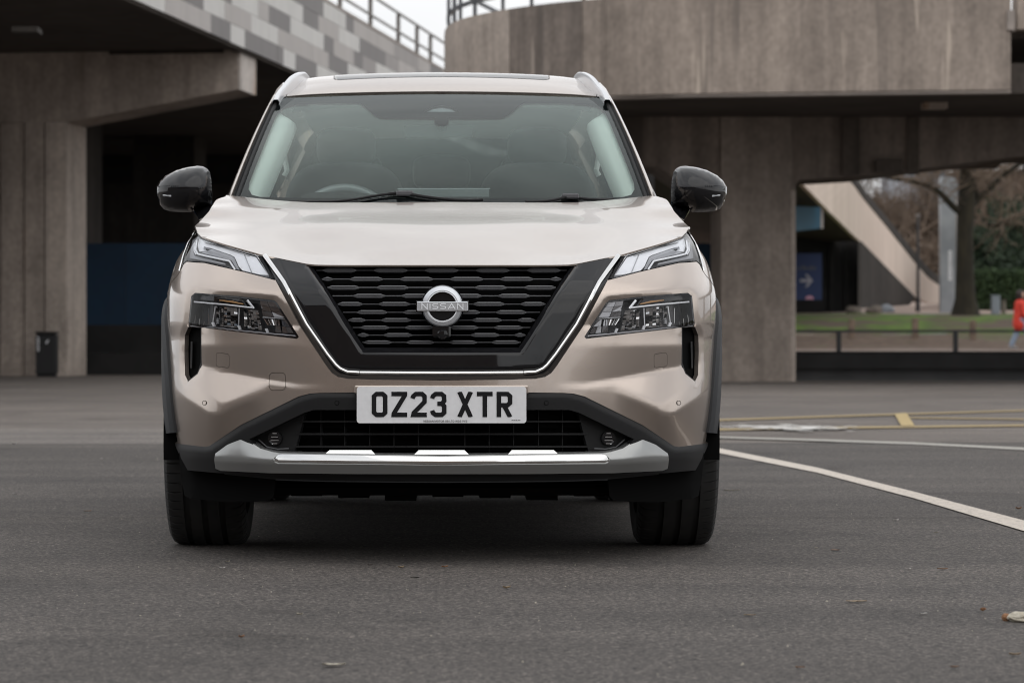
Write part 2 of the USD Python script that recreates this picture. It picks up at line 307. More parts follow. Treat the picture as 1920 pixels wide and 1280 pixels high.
M['portal_stained'] = concrete('portal_stained', (.105, .088, .075), streak=(.74, 1.16), fx=3.0, fz=.16)
M['coping'] = mottled('coping', (0.261, 0.229, 0.206), (0.342, 0.296, 0.266), 3, rough=.85)
for k, c in dict(panel_white=(.56, .545, .52), panel_light=(.40, .37, .35), panel_mid=(.285, .262, .25), panel_dark=(.165, .152, .147)).items():
    M[k] = mottled(k, tuple(np.array(c) * .93), tuple(np.array(c) * 1.05), 1.3, rough=.55, stretch=(2, 2, .6))
M['steel_rail'] = mottled('steel_rail', (.13, .118, .11), (.20, .18, .165), 5, rough=.6)
M['grey_rail'] = mat('grey_rail', (.10, .105, .115), .5)
M['black_rail'] = mat('black_rail', (.02, .02, .022), .5)
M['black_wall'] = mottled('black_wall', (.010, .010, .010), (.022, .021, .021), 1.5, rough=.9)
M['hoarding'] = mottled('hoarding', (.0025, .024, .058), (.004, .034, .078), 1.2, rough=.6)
M['sign_blue'] = mat('sign_blue', (.005, .02, .085), .6)
M['sign_grey'] = mat('sign_grey', (.26, .25, .29), .6)
M['sign_dim'] = mat('sign_dim', (.06, .06, .075), .6)
M['sign_cyan'] = mat('sign_cyan', (.06, .25, .42), .45)
M['sign_white'] = mat('sign_white', (.7, .7, .72), .5)
M['sign_pink'] = mat('sign_pink', (.45, .22, .30), .5)
M['gravel_path'] = mottled('gravel_path', (.15, .11, .09), (.22, .17, .14), 1.2, rough=.9)
M['paving'] = mottled('paving', (.25, .185, .15), (.35, .27, .225), 1.2, rough=.9)
M['grass'] = mottled('grass', (.040, .078, .005), (.088, .150, .010), 1.6, rough=.95, bump=.6, bump_scale=8, extra=[((.075, .050, .034), .6, (1, 1.3, 1), .47, .58)])
M['leaf_litter'] = mottled('leaf_litter', (0.064, 0.041, 0.028), (0.120, 0.081, 0.056), 4, rough=.95, bump=.5, bump_scale=9, extra=[((0.068, 0.098, 0.020), .8, (1, 1, 1), .58, .68)])
M['bark'] = mottled('bark', (.009, .007, .004), (.030, .024, .013), 6, rough=.95, stretch=(1, 1, .25), bump=.8, bump_scale=14)
M['twig'] = mottled('twig', (0.111, 0.079, 0.058), (0.196, 0.145, 0.107), 3, rough=.95)
M['evergreen'] = mottled('evergreen', (.008, .018, .008), (.024, .044, .017), 3, rough=.8)
M['hedge'] = mottled('hedge', (.020, .042, .014), (.045, .080, .026), 3, rough=.8)
M['monolith'] = mottled('monolith', (.21, .225, .24), (.30, .315, .33), 1.2, rough=.45)
M['cabinet_grey'] = mat('cabinet_grey', (.21, .235, .26), .5)
M['stone_post'] = mottled('stone_post', (.12, .10, .085), (.17, .145, .12), 5, rough=.9)
M['far_wall'] = mottled('far_wall', (.26, .27, .30), (.34, .355, .385), .4, rough=.8)
M['far_brick'] = mottled('far_brick', (.16, .115, .09), (.22, .165, .13), .6, rough=.9)
M['far_window'] = mat('far_window', (.10, .13, .16), .15)
M['bin_black'] = mat('bin_black', (.008, .008, .009), .5)
M['coat_red'] = mottled('coat_red', (.55, .035, .02), (.70, .06, .035), 8, rough=.75)
M['jeans'] = mottled('jeans', (.20, .26, .36), (.30, .36, .45), 12, rough=.9)
M['hair'] = mottled('hair', (.015, .008, .008), (.03, .016, .014), 20, rough=.6)
M['skin'] = mat('skin', (.46, .28, .21), .55)
M['bag'] = mat('bag', (.72, .71, .68), .6)
M['shoe'] = mat('shoe', (.30, .29, .29), .6)
M['dry_leaf'] = mottled('dry_leaf', (.24, .17, .095), (.37, .28, .17), 60, rough=.8)
M['rust_leaf'] = mottled('rust_leaf', (.20, .095, .045), (.30, .15, .07), 60, rough=.8)
M['pale_leaf'] = mottled('pale_leaf', (.38, .34, .26), (.52, .48, .40), 60, rough=.8)
M['dark_leaf'] = mottled('dark_leaf', (.02, .017, .014), (.05, .04, .03), 60, rough=.8)
M['litter_white'] = mottled('litter_white', (.55, .53, .50), (.7, .68, .65), 60, rough=.8)

# ------------------------------------------------------------------ ground
def gp(u, v, z=0.0):
    """Point of the ground seen at photograph pixel (u, v)."""
    D = F * (CAMZ - z) / (v - CY); return np.array([(u - CX) / F * D, D + CAMY])
def sheet(poly, z):
    p, t = (np.array(poly.exterior.coords)[:-1], None)
    v, f = trimesh.creation.triangulate_polygon(poly, engine='earcut')
    return np.column_stack([v, np.full(len(v), z)]), f
solo('ground', (np.array([[-400, -400, 0], [400, -400, 0], [400, 37.9, 0], [-400, 37.9, 0.]]), np.array([[0, 1, 2], [0, 2, 3]])), M['old_asphalt'], kind='structure')
solo('ground', (np.array([[-400, 37.9, 0], [5.4, 37.9, 0], [5.4, 400, 0], [-400, 400, 0.]]), np.array([[0, 1, 2], [0, 2, 3]])), M['old_asphalt'], kind='structure')
yseam = lambda x: 10.35 + .05 * x
new = Polygon([(-60, -60), (60, -60)] + [(x, yseam(x) + .03 * math.sin(x * 2.1)) for x in np.linspace(60, -60, 121)])
solo('road_surface', sheet(new, .004), M['asphalt'], kind='structure')
strip = Polygon([(x, yseam(x) + .01 + .03 * math.sin(x * 2.1)) for x in np.linspace(-60, -.5, 60)] + [(x, 13.6 + .04 * x) for x in np.linspace(-.5, -60, 60)])
solo('pavement_strip', sheet(strip, .004), M['worn_strip'], kind='structure')
# a narrow sealed joint across the road, in front of the wheels
jt = LineString([(x, gp(600, 973)[1] + .012 * math.sin(x * 5) + .01 * x) for x in np.linspace(-6, 6, 60)]).buffer(.006)
solo('road_joint', sheet(jt, .008), M['dark_concrete'], kind='structure')

def line_px(top, bottom, z):
    a = [gp(*p) for p in top]; b = [gp(*p) for p in bottom][::-1]
    return sheet(Polygon(a + b), z)
tops = [(1300, 832), (1352, 843), (1533, 879), (1714.6, 924.7), (1920, 979), (2100, 1030)]
bots = [(1300, 841), (1352, 852), (1533, 888.5), (1714.6, 937), (1920, 999), (2100, 1054)]
solo('white_line', line_px(tops, bots, .0082), M['white_line'], 'broad white painted line curving past the car on the near asphalt', 'road marking')
solo('white_line', line_px([(1200, 818), (1352, 820), (1500, 824), (1714, 831), (1920, 841), (2100, 851)], [(1200, 821), (1352, 823), (1500, 827.5), (1714, 835), (1920, 845.5), (2100, 856)], .0082), M['faded_white'], 'thin worn white line just beyond the broad curving line', 'road marking')
solo('yellow_line', line_px([(1250, 792), (1352, 787), (1600, 779), (1920, 769.5), (2100, 765)], [(1250, 795), (1352, 790), (1600, 781.6), (1920, 771.8), (2100, 767)], .0082), M['faded_yellow'], 'farthest faded yellow line, above the short yellow bar', 'road marking')
solo('yellow_line', line_px([(1250, 807), (1352, 804.6), (1600, 801), (1920, 797), (2100, 795)], [(1250, 810.6), (1352, 808.4), (1600, 804.6), (1920, 800.4), (2100, 798)], .0082), M['faded_yellow'], 'pale yellow line touching the lower end of the short yellow bar', 'road marking')
solo('yellow_line', line_px([(1690, 783), (1800, 784.5), (1920, 786)], [(1690, 785), (1800, 786.5), (1920, 788)], .0082), M['faded_yellow'], 'very faint yellow line starting at the short yellow bar', 'road marking')
solo('yellow_bar', line_px([(1677, 777.5), (1699.5, 776)], [(1690, 800.8), (1715, 800.6)], .0125), M['yellow_line'], 'short bright yellow slanted bar between two faded lines', 'road marking')
rng = np.random.default_rng(4)
blobs = []
for k in range(150):
    u = rng.normal(1470, 55); v = 804 + (u - 1391) / 191 * 3 + rng.normal(0, 2.2)
    c = gp(u, v); r = abs(rng.normal(.025, .02)) + .008
    blobs.append(Point(c).buffer(r, 5))
for u in np.linspace(1395, 1470, 12): blobs.append(affinity.scale(Point(gp(u, 802.5)).buffer(.07, 6), 1.6, 1.0))
bl = shapely.union_all(blobs); ms = [sheet(g, .018) for g in getattr(bl, 'geoms', [bl])]
solo('spilled_crumbs', cat([trimesh.Trimesh(*m, process=False) for m in ms]), M['litter_white'], 'white crumbs spilled over the pale yellow line', 'litter', kind='stuff')

# ------------------------------------------------------------------ left viaduct: deck faced with grey and white panels
DX, X0 = .154, -11.57                     # the facade runs along x = X0 + DX * distance
def fac(Dist, z, out=0.0):
    n = np.array([1, -DX]) / math.hypot(1, DX)
    return np.array([X0 + DX * Dist + n[0] * out, Dist + CAMY + n[1] * out, z])
via = thing('viaduct', 'concrete viaduct on the left with grey and white chequered facing panels', 'viaduct', (-7.2, 44, 0))
ZB, ZT, NEAR, FAR = 5.83, 7.50, 28.0, 96.0
def fbox(d0, d1, z0, z1, o0, o1):
    return hull([fac(d, z, o) for d in (d0, d1) for z in (z0, z1) for o in (o0, o1)])
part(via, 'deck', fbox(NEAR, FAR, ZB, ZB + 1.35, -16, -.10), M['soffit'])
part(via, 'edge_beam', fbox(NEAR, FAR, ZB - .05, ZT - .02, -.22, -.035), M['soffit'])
part(via, 'coping', fbox(NEAR, FAR, ZT, ZT + .07, -.30, .02), M['coping'])
dist_u = lambda u: 63832.0 / (1677.6 - u)
rows = [
 [(308, 'w'), (340, 'l'), (394, 'l'), (431, 'd'), (458, 'w'), (501, 'd'), (519, 'd'), (530, 'd'), (553, 'w'), (593, 'd'), (640, 'w'), (668, 'm'), (700, 'd'), (728, 'w'), (760, 'l'), (790, 'd'), (815, 'w')],
 [(250, 'l'), (300, 'w'), (338, 'l'), (380, 'd'), (420, 'w'), (470, 'l'), (503, 'w'), (520, 'w'), (562, 'l'), (583, 'l'), (615, 'l'), (651, 'd'), (687, 'w'), (720, 'd'), (745, 'l'), (775, 'w'), (800, 'd'), (822, 'l')],
 [(240, 'w'), (300, 'd'), (350, 'l'), (412, 'w'), (433, 'd'), (483, 'w'), (503, 'l'), (520, 'd'), (543, 'd'), (606, 'w'), (624, 'd'), (662, 'l'), (679, 'd'), (704, 'm'), (745, 'w'), (775, 'd'), (800, 'l'), (825, 'm')],
 [(230, 'l'), (310, 'w'), (370, 'd'), (430, 'l'), (481, 'l'), (503, 'w'), (520, 'w'), (567, 'w'), (596, 'd'), (634, 'l'), (673, 'w'), (722, 'd'), (746, 'm'), (778, 'l'), (800, 'm'), (825, 'd')],
 [(260, 'd'), (330, 'w'), (400, 'l'), (470, 'w'), (539, 'l'), (605, 'd'), (647, 'w'), (662, 'd'), (688, 'l'), (738, 'l'), (783, 'm'), (805, 'l'), (828, 'd')]]
tone = dict(w='panel_white', l='panel_light', m='panel_mid', d='panel_dark')
rr = random.Random(8)
for r, row in enumerate(rows):
    z0 = ZB + r * .334; z1 = z0 + .329
    first = dist_u(row[0][0]) - 6; edges = [NEAR + (first - NEAR) * k / 8 for k in range(9)]
    seq = [(edges[k], edges[k + 1] if k + 1 < len(edges) else first, rr.choice('wlld')) for k in range(len(edges) - 1)]
    d = first
    for u, c in row:
        d2 = dist_u(u)
        if d2 > d + .05: seq.append((d, d2, c)); d = d2
    while d < FAR - 1:
        d2 = min(FAR, d + rr.uniform(1.4, 2.6)); seq.append((d, d2, rr.choice('wlmd'))); d = d2
    for a, b, c in seq:
        o = rr.uniform(0, .006)
        part(via, 'facing_panel', fbox(a + .004, b - .004, z0, z1, -.03, .012 + o), M[tone[c]])
# pier with cantilevered head, square to the deck
e1 = np.array([.152, .988]); e2 = np.array([-.988, .152]); O = np.array([(125 - CX) / F * 53.0, 44.0])
def pp(s, q): return O + e2 * s + e1 * q
def rslab(poly, q0, q1):
    v, f = trimesh.creation.triangulate_polygon(Polygon(poly), engine='earcut')
    m = trimesh.creation.extrude_polygon(Polygon(poly), q1 - q0, engine='earcut'); V = np.array(m.vertices)
    xy = O + np.outer(V[:, 0], e2) + np.outer(q0 + V[:, 2], e1)
    t = trimesh.Trimesh(np.column_stack([xy, V[:, 1]]), m.faces, process=False); t.fix_normals(); return t
part(via, 'crosshead', rslab([(-3.16, 5.12), (0, 4.57), (3.2, 4.57), (3.2, ZB - .004), (-3.16, ZB - .004)], 0, 1.3), M['pier'])
part(via, 'crosshead_end', rslab([(-3.20, 5.115), (-3.163, 5.12), (-3.163, ZB - .01), (-3.20, ZB - .01)], .0, 1.3), M['stained_end'], label='rust streaked pale end of the crosshead')
part(via, 'bearing_shelf', rslab([(-2.9, ZB - .06), (-.8, ZB - .06), (-.8, ZB - .0045), (-2.9, ZB - .0045)], -.06, -.004), M['dark_concrete'])
for s0, s1, q in ((0, .40, 0), (.425, .78, 0), (.81, 1.24, .05), (1.27, 2.0, .55)):
    part(via, 'pier_shaft', rslab([(s0, 0), (s1, 0), (s1, 4.565), (s0, 4.565)], q, 1.3), M['pale_concrete'] if s0 == 0 else M['pier'])  # end shaft in paler concrete: light on its right face put into the colour
part(via, 'pier_core', rslab([(.05, 0), (1.9, 0), (1.9, 4.56), (.05, 4.56)], .62, 1.25), M['dark_concrete'])
part(via, 'soffit_lamp', hull([P(u, v, 40) + [0, dy, 0] for u in (22, 70) for v in (50, 60) for dy in (0, .5)]), M['dark_concrete'])
for d in (64, 74, 84):
    part(via, 'pier_shaft', hull([fac(dd, z, o) for dd in (d, d + 1.3) for z in (0, ZB - .01) for o in (-7.8, -6.2)]), M['dark_concrete'])
# railing on the viaduct's parapet
rail = thing('railing', 'brown steel railing running along the top of the chequered parapet', 'railing', fac(60, ZT + .07))
for d in [dist_u(u) for u in (608, 650.5, 707, 758.5, 793, 818)] + [38, 43, 48, 53, 80]:
    part(rail, 'post', fbox(d - .06, d + .06, ZT + .071, ZT + .81, -.19, -.11), M['steel_rail'])
for z, h in ((ZT + .78, .05), (ZT + .34, .045)):
    part(rail, 'rail', fbox(NEAR, FAR, z, z + h, -.108, -.07), M['steel_rail'])

# the dark space under the viaduct: low walls, blue hoarding, far wall
und = thing('low_wall', 'low dark stepped wall in the shade under the viaduct', 'wall', (-8, 46, 0))
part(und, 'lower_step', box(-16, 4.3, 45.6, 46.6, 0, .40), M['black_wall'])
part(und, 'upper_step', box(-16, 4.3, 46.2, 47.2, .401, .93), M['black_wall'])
hd = thing('hoarding', 'dark blue timber hoarding standing in the shade under the viaduct', 'hoarding', (-6, 51, 0))
x = -16.0; k = 0
while x < 4.6:
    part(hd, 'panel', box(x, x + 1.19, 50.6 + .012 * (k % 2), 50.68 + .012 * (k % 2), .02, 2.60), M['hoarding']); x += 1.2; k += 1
fw = thing('back_wall', 'dark concrete back wall closing the space under the viaduct', 'wall', (-4, 74, 0))
part(fw, 'wall', box(-30, 6.0, 74, 75, 0, ZB - .01), M['black_wall']); part(fw, 'light_block_wall', box(-17.4, -17.0, 44.5, 74, 0, ZB - .01), M['black_wall'])  # the second wall is added out of view to keep daylight out
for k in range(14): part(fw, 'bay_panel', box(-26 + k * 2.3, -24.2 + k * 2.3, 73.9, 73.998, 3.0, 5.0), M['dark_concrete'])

# rubbish bin beside the pier
c = P(86, 703, 52.0)
bn = thing('litter_bin', 'slim black litter bin standing against the left pier', 'bin', (c[0], c[1], 0))
part(bn, 'body', box(c[0] - .185, c[0] + .185, c[1], c[1] + .3, .03, .76, .03), M['bin_black'])
part(bn, 'lid', box(c[0] - .195, c[0] + .195, c[1] - .012, c[1] + .312, .762, .80, .015), M['bin_black'])
part(bn, 'foot', box(c[0] - .17, c[0] + .17, c[1] + .02, c[1] + .28, 0, .028), M['bin_black'])
rr = random.Random(3)
for k in range(6):
    part(bn, 'lettering', box(c[0] - .155, c[0] - .155 + rr.uniform(.03, .05), c[1] - .003, c[1] - .001, .455 + k * .045, .455 + k * .045 + .03), M['sign_white'])
part(bn, 'emblem', slab([(c[0] - .01, .60), (c[0] + .02, .58), (c[0] + .06, .66), (c[0] + .02, .65)], c[1] - .003, c[1] - .001), M['sign_white'])

# ------------------------------------------------------------------ curved ramp on the right
rp = thing('curved_ramp', 'curved raw concrete ramp with rain streaked parapet crossing on the right', 'ramp', (4, 34, 0))
cx = np.array([4.2, 1.6, .45, .05, .28, .94, 1.87, 2.5, 4.1, 6.0, 8.08]); cy = np.array([62, 56, 51.5, 47.5, 45.75, 44.35, 43.25, 42.8, 42.35, 42.05, 41.75]) + CAMY
ss = np.r_[0, np.cumsum(np.hypot(np.diff(cx), np.diff(cy)))]; fx, fy = PchipInterpolator(ss, cx), CubicSpline(ss, cy)
fx = CubicSpline(ss, cx)
RB, RT = 4.21, 5.63
def band(s0, s1, z0, z1, out, thick, n=24):
    s = np.linspace(s0, s1, n); x, y = fx(s), fy(s); tx, ty = fx(s, 1), fy(s, 1); L = np.hypot(tx, ty); nx, ny = -ty / L * -1, tx / L * -1     # outward = away from the deck
    nx, ny = ty / L, -tx / L
    o = np.column_stack([x + nx * out, y + ny * out]); i = np.column_stack([x + nx * (out - thick), y + ny * (out - thick)])
    rect = [np.column_stack([o, np.full(n, z0)]), np.column_stack([o, np.full(n, z1)]), np.column_stack([i, np.full(n, z1)]), np.column_stack([i, np.full(n, z0)])]
    V = np.stack(rect, 1); f = []
    for a in range(n - 1):
        for b in range(4):
            c2 = (b + 1) % 4; f += [(a * 4 + b, (a + 1) * 4 + b, (a + 1) * 4 + c2), (a * 4 + b, (a + 1) * 4 + c2, a * 4 + c2)]
    e = (n - 1) * 4; f += [(0, 1, 2), (0, 2, 3), (e, e + 2, e + 1), (e, e + 3, e + 2)]
    m = trimesh.Trimesh(V.reshape(-1, 3), f, process=False); m.fix_normals(); return m
S = ss[-1]; jx = lambda v_: float(np.interp(v_, cx[3:], ss[3:]))
joints = [0, ss[1], ss[3] - .3, jx(1.03), jx(2.07), jx(2.40), S]
for k, (a, b) in enumerate(zip(joints[:-1], joints[1:])):
    part(rp, 'parapet_panel', band(a + .004, b - .004, RB + .01 * (k == 2), RT, .0 + .004 * (k % 2), .30), M['pale_concrete'] if k < 3 else M['streaked_dark'] if k == 3 else M['streaked'], smooth=30)
part(rp, 'drip_edge', band(0, S, RB - .045, RB - .002, -.02, .25), M['coping'], smooth=30)
sp = np.linspace(0, S, 40); inner = [(fx(t) + .0, fy(t)) for t in sp]
deckpoly = Polygon([(a, b + .29) for a, b in inner] + [(9.6, 33.0), (9.6, 37.75), (11.5, 52.0)]).buffer(0)
if deckpoly.geom_type != 'Polygon': deckpoly = max(deckpoly.geoms, key=lambda g: g.area)
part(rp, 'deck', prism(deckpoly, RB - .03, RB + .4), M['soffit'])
for k_ in range(8): part(rp, 'upper_parapet', box(8.2 + k_ * 5.0, 13.192 + k_ * 5.0, 32.9, 33.3, 5.08, RT + .15), M['streaked'])
for x_ in (22.0, 36.0): part(rp, 'column', box(x_, x_ + 1.2, 36.5, 38.5, 0, 4.99, .05), M['shaft'])
part(rp, 'edge_rib', hull([P(1888, v, 41.75) + [dx, dy, 0] for v in (20, 57) for dx in (0, .1) for dy in (-.04, .1)]), M['coping'])
part(rp, 'soffit_lamp', box(7.15, 7.5, 34.6, 34.9, RB - .12, RB - .031), M['pier'])
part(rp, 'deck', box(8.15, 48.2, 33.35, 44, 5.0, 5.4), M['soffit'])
# railing round the end of the ramp
r2 = thing('railing', 'dark grey railing curving around the rounded end of the concrete ramp', 'railing', (.3, 36, RT))
for xx in (.17, .30, .56, .93, 1.38, 2.1, 2.9, 3.8):
    t = float(np.interp(xx, cx[3:], ss[3:])); q = np.array([fx(t), fy(t)])
    part(r2, 'post', box(q[0] - .028, q[0] + .028, q[1] + .10, q[1] + .17, RT + .001, RT + 1.05), M['grey_rail'])
for t in (ss[2], ss[3] - 1.2):
    q = np.array([fx(t), fy(t)]); part(r2, 'post', box(q[0] + .10, q[0] + .17, q[1] - .03, q[1] + .03, RT + .001, RT + 1.05), M['grey_rail'])
for z in (RT + .20, RT + .98): part(r2, 'rail', band(ss[1], S, z, z + .06, -.03, .05, 40), M['grey_rail'], smooth=30)

# T-shaped portal pier under the ramp
pt = thing('portal_pier', 'broad concrete pier with long cantilever arms under the curved ramp', 'pier', (5, 37.5, 0))
xz = lambda u, v, D=46.5: ((u - CX) / F * D, CAMZ + (CY - v) / F * D)
armpoly = [xz(1100, 300), xz(1235, 314), xz(1352, 392), xz(1480, 356), xz(1500, 337), xz(1620, 330), xz(1905, 294), (9.55, 3.56), (9.55, RB - .032), (2.0, RB - .032)]
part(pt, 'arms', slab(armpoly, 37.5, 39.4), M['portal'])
xl, xr = xz(1352, 0)[0], xz(1493, 0)[0]
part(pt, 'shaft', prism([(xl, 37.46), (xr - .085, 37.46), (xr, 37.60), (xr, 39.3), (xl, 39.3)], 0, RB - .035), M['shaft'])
part(pt, 'lit_corner', prism([(xr - .083, 37.455), (xr + .004, 37.60), (xr + .004, 37.75), (xr - .083, 37.50)], 0, 3.02), M['pale_concrete'], label='chamfered corner strip of the shaft, side light put into a paler concrete')  # light from the right put into the colour by a paler concrete
for u0, u1 in ((1579, 1611), (1700, 1722)):
    a, b = xz(u0, 0)[0], xz(u1, 0)[0]; part(pt, 'pilaster_joint', box(a, b, 37.44, 37.498, xz(0, 335)[1] + .06, RB - .04), M['portal_stained'])
part(pt, 'ledge', box(xz(1640, 0)[0], xz(1690, 0)[0], 37.38, 37.498, xz(0, 330)[1] + .05, xz(0, 306)[1] + .06), M['portal_stained'])
part(pt, 'end_block', box(9.56, 10.6, 37.4, 39.4, 3.4, RB - .04), M['pier'])

# ------------------------------------------------------------------ park seen under the ramp
prof = [(46.9, .20), (77, .24), (80, .32), (83, .37), (88, .85), (93.5, 1.40), (96.5, 1.47), (108, 1.75), (120, 2.1), (170, 3.2)]
pd, pz = np.array([p[0] for p in prof]), np.array([p[1] for p in prof])
gz = PchipInterpolator(pd, pz)
def strip_land(d0, d1, x0, x1, nd, nx, bump, seed):
    D, X = np.meshgrid(np.linspace(d0, d1, nd), np.linspace(x0, x1, nx), indexing='ij')
    Z = gz(D) + bump * (meshkit.fbm(np.stack([X * .8, D * .8, X * 0], -1), 4, seed) - .5)
    return grid(np.stack([X, D + CAMY, Z], -1)[:, ::-1])
solo('ground', strip_land(46.9, 79.6, 5.4, 300, 20, 60, .0, 1), M['leaf_litter'], kind='structure', smooth=True)
solo('path', strip_land(79.6, 82.6, 5.4, 300, 8, 120, .03, 1), M['gravel_path'], kind='structure', smooth=True)
solo('leaf_bed', strip_land(82.6, 87.4, 5.4, 300, 16, 300, .16, 2), M['leaf_litter'], 'strip of fallen brown leaves at the foot of the grass bank', 'leaf litter', kind='stuff', smooth=True)
solo('grass', strip_land(87.4, 96.6, 5.4, 300, 30, 400, .10, 3), M['grass'], 'short green grass on the bank in front of the tree', 'grass', kind='stuff', smooth=True)
solo('plaza', strip_land(96.6, 122, 5.4, 300, 12, 100, .0, 1), M['paving'], kind='structure', smooth=True)
solo('terrain', strip_land(122, 500, 5.4, 400, 24, 60, .5, 5), M['leaf_litter'], kind='structure', smooth=True)

w = thing('boundary_wall', 'low black wall with a railing beside the concrete pier', 'wall', (7, 38, 0))
part(w, 'wall', box(xr + .02, 48, 38.0, 38.25, 0, .455), M['black_wall'])
part(w, 'coping', box(xr + .02, 48, 37.97, 38.28, .456, .475), M['black_wall'])
rl = thing('railing', 'thin black railing on the low black wall in front of the grass', 'railing', (7, 38.1, .475))
for u in (1573, 1792, 2010, 2230, 2450, 2670, 2890, 3110, 3330, 3550, 3770, 3990, 4210, 4430, 4650, 4870, 5090, 5310): part(rl, 'post', box(*(np.array([-.035, .035]) + (u - CX) / F * 47.1), 38.08, 38.16, .476, .775), M['black_rail'])
part(rl, 'rail', box(xr + .02, 48, 38.07, 38.17, .776, .815), M['black_rail'])

# second ramp with pale parapet falling to the right
r3 = thing('pale_ramp', 'pale concrete ramp parapet sloping down to the right behind the pier', 'ramp', P(1700, 560, 108) * [1, 1, 0])
def dd(u): return 84 + (u - 1500) * .115
top = [(1440, 255), (1560, 315), (1598, 344), (1617.5, 372), (1660, 423), (1719, 497), (1742, 522), (1766, 538)]; bot = [(1440, 285), (1505, 345), (1560, 402), (1614, 454), (1660, 503), (1712.6, 556), (1742, 568), (1766, 570)]
def loft_px(top, bot, n, depth):
    s = np.linspace(0, 1, n); T = np.array(top, float); B = np.array(bot, float)
    ti = lambda A: np.column_stack([np.interp(s, np.linspace(0, 1, len(A)), A[:, k]) for k in (0, 1)])
    T, B = ti(T), ti(B)
    a = np.array([P(u, v, dd(u)) for u, v in T]); b = np.array([P(u, v, dd(u)) for u, v in B])
    sh = np.array([-depth * .2, depth, 0])
    V = np.stack([b, a, a + sh, b + sh], 1); f = []
    for i in range(n - 1):
        for j in range(4):
            k = (j + 1) % 4; f += [(i * 4 + j, (i + 1) * 4 + j, (i + 1) * 4 + k), (i * 4 + j, (i + 1) * 4 + k, i * 4 + k)]
    e = (n - 1) * 4; f += [(0, 1, 2), (0, 2, 3), (e, e + 2, e + 1), (e, e + 3, e + 2)]
    m = trimesh.Trimesh(V.reshape(-1, 3), f, process=False); m.fix_normals(); return m
M['warm_concrete'] = mottled('warm_concrete', (.60, .495, .42), (.74, .62, .535), 1.0, rough=.9, stretch=(3, 3, .2), extra=[((.50, .40, .34), 1.0, (8, 8, .2), .60, .72)])
part(r3, 'parapet', loft_px(top, bot, 30, .35), M['warm_concrete'])
top2 = [(u + 1, v - 9) for u, v in top]; part(r3, 'coping', loft_px([(u + 4, v - 15) for u, v in top], [(u + 2, v - .6) for u, v in top], 30, .5), M['dark_concrete'])
part(r3, 'soffit', hull([P(1440, 290, 84), P(1607, 452, 97), P(1440, 290, 84) + [-6, 8, 0], P(1607, 452, 97) + [-6, 8, 0], P(1440, 288, 84), P(1607, 449.5, 97), P(1440, 288, 84) + [-6, 8, 0], P(1607, 449.5, 97) + [-6, 8, 0]]), M['soffit'])
part(r3, 'under_wall', hull([P(u, v, dd(u) + .2) + [dx, dx * 2, 0] for u, v in ((1609, 452), (1712, 557), (1700, 572), (1609, 578)) for dx in (0, .15)]), M['dark_concrete'])
part(r3, 'back_wall', hull([P(u, v, 98) + [0, dy, 0] for u, v in ((1420, 440), (1610, 448), (1610, 584), (1420, 590)) for dy in (0, .3)]), M['black_wall'])
for u in (1555, 1582): part(r3, 'buttress', hull([P(u + du, v, 97.9) + [0, dy, 0] for du in (0, 9) for v in (452, 585) for dy in (-.1, 0)]), M['black_wall'])

sg = thing('direction_sign', 'dark blue sign with a white arrow under the pale ramp', 'sign', P(1515, 560, 95) * [1, 1, 1])
def plate_px(u0, u1, v0, v1, D, th=.04): return hull([P(u, v, D) + [0, dy, 0] for u in (u0, u1) for v in (v0, v1) for dy in (0, th)])
part(sg, 'board', plate_px(1482, 1541, 475, 562, 95), M['sign_blue'])
def px_poly(pts, D, th=.01): 
    a = [P(u, v, D) for u, v in pts]; return slab([(p[0], p[2]) for p in a], D + CAMY - th, D + CAMY - .002)
part(sg, 'arrow', px_poly([(1500, 523), (1516, 523), (1509, 514), (1514, 514), (1524.5, 526), (1514, 538), (1509, 538), (1516, 529), (1500, 529)], 95), M['sign_grey'])
for k_, (u0, v0) in enumerate(((1490, 501), (1497, 500), (1504, 497), (1509, 500), (1515, 500), (1520, 498), (1526, 500))):
    part(sg, 'lettering', px_poly([(u0, v0), (u0 + 4, v0), (u0 + 4, 506), (u0, 506)], 95), M['sign_dim'])
part(sg, 'emblem', px_poly([(1518 + 8 * math.cos(a), 561 - 7 * abs(math.sin(a))) for a in np.linspace(0, math.pi, 12)], 95), M['sign_pink'])
s2 = thing('hanging_sign', 'light blue box sign hanging under the pale ramp soffit', 'sign', P(1520, 430, 90))
part(s2, 'face', hull([P(1470, 385, 92), P(1538, 389, 90), P(1538, 428, 90), P(1470, 436, 92)] + [p + np.array([.0, .5, 0]) for p in (P(1470, 385, 92), P(1538, 389, 90), P(1538, 428, 90), P(1470, 436, 92))]), M['sign_cyan'])
part(s2, 'end_cap', hull([P(1539, 388.5, 90), P(1543.5, 388.5, 90), P(1539, 428.5, 90), P(1543.5, 428.5, 90), P(1539, 388.5, 90.5), P(1543.5, 388.5, 90.5), P(1539, 428.5, 90.5), P(1543.5, 428.5, 90.5)]), M['panel_light'])
for u in (1500, 1530): part(s2, 'hanger', tube([P(u, 387, 90.3), P(u, 300 if u > 1510 else 290, 90.3)], .02, 6), M['black_rail'])

D = 101.0; c = P(1721, 0, D); zt = P(0, 408, D)[2]
lp = thing('lamp_post', 'slim black post with a small head beside the pale ramp', 'lamp post', (c[0], c[1], float(gz(D))))
part(lp, 'pole', tube([[c[0], c[1], float(gz(D)) - .1], [c[0], c[1], zt]], [.055, .05], 10), M['black_rail'])
part(lp, 'base', tube([[c[0], c[1], float(gz(D)) - .1], [c[0], c[1], float(gz(D)) + .5]], [.08, .075], 10), M['black_rail'])
part(lp, 'head', tube([[c[0], c[1], zt], [c[0], c[1], zt + .06], [c[0], c[1], zt + .12]], [.06, .085, .04], 10), M['steel_rail'])

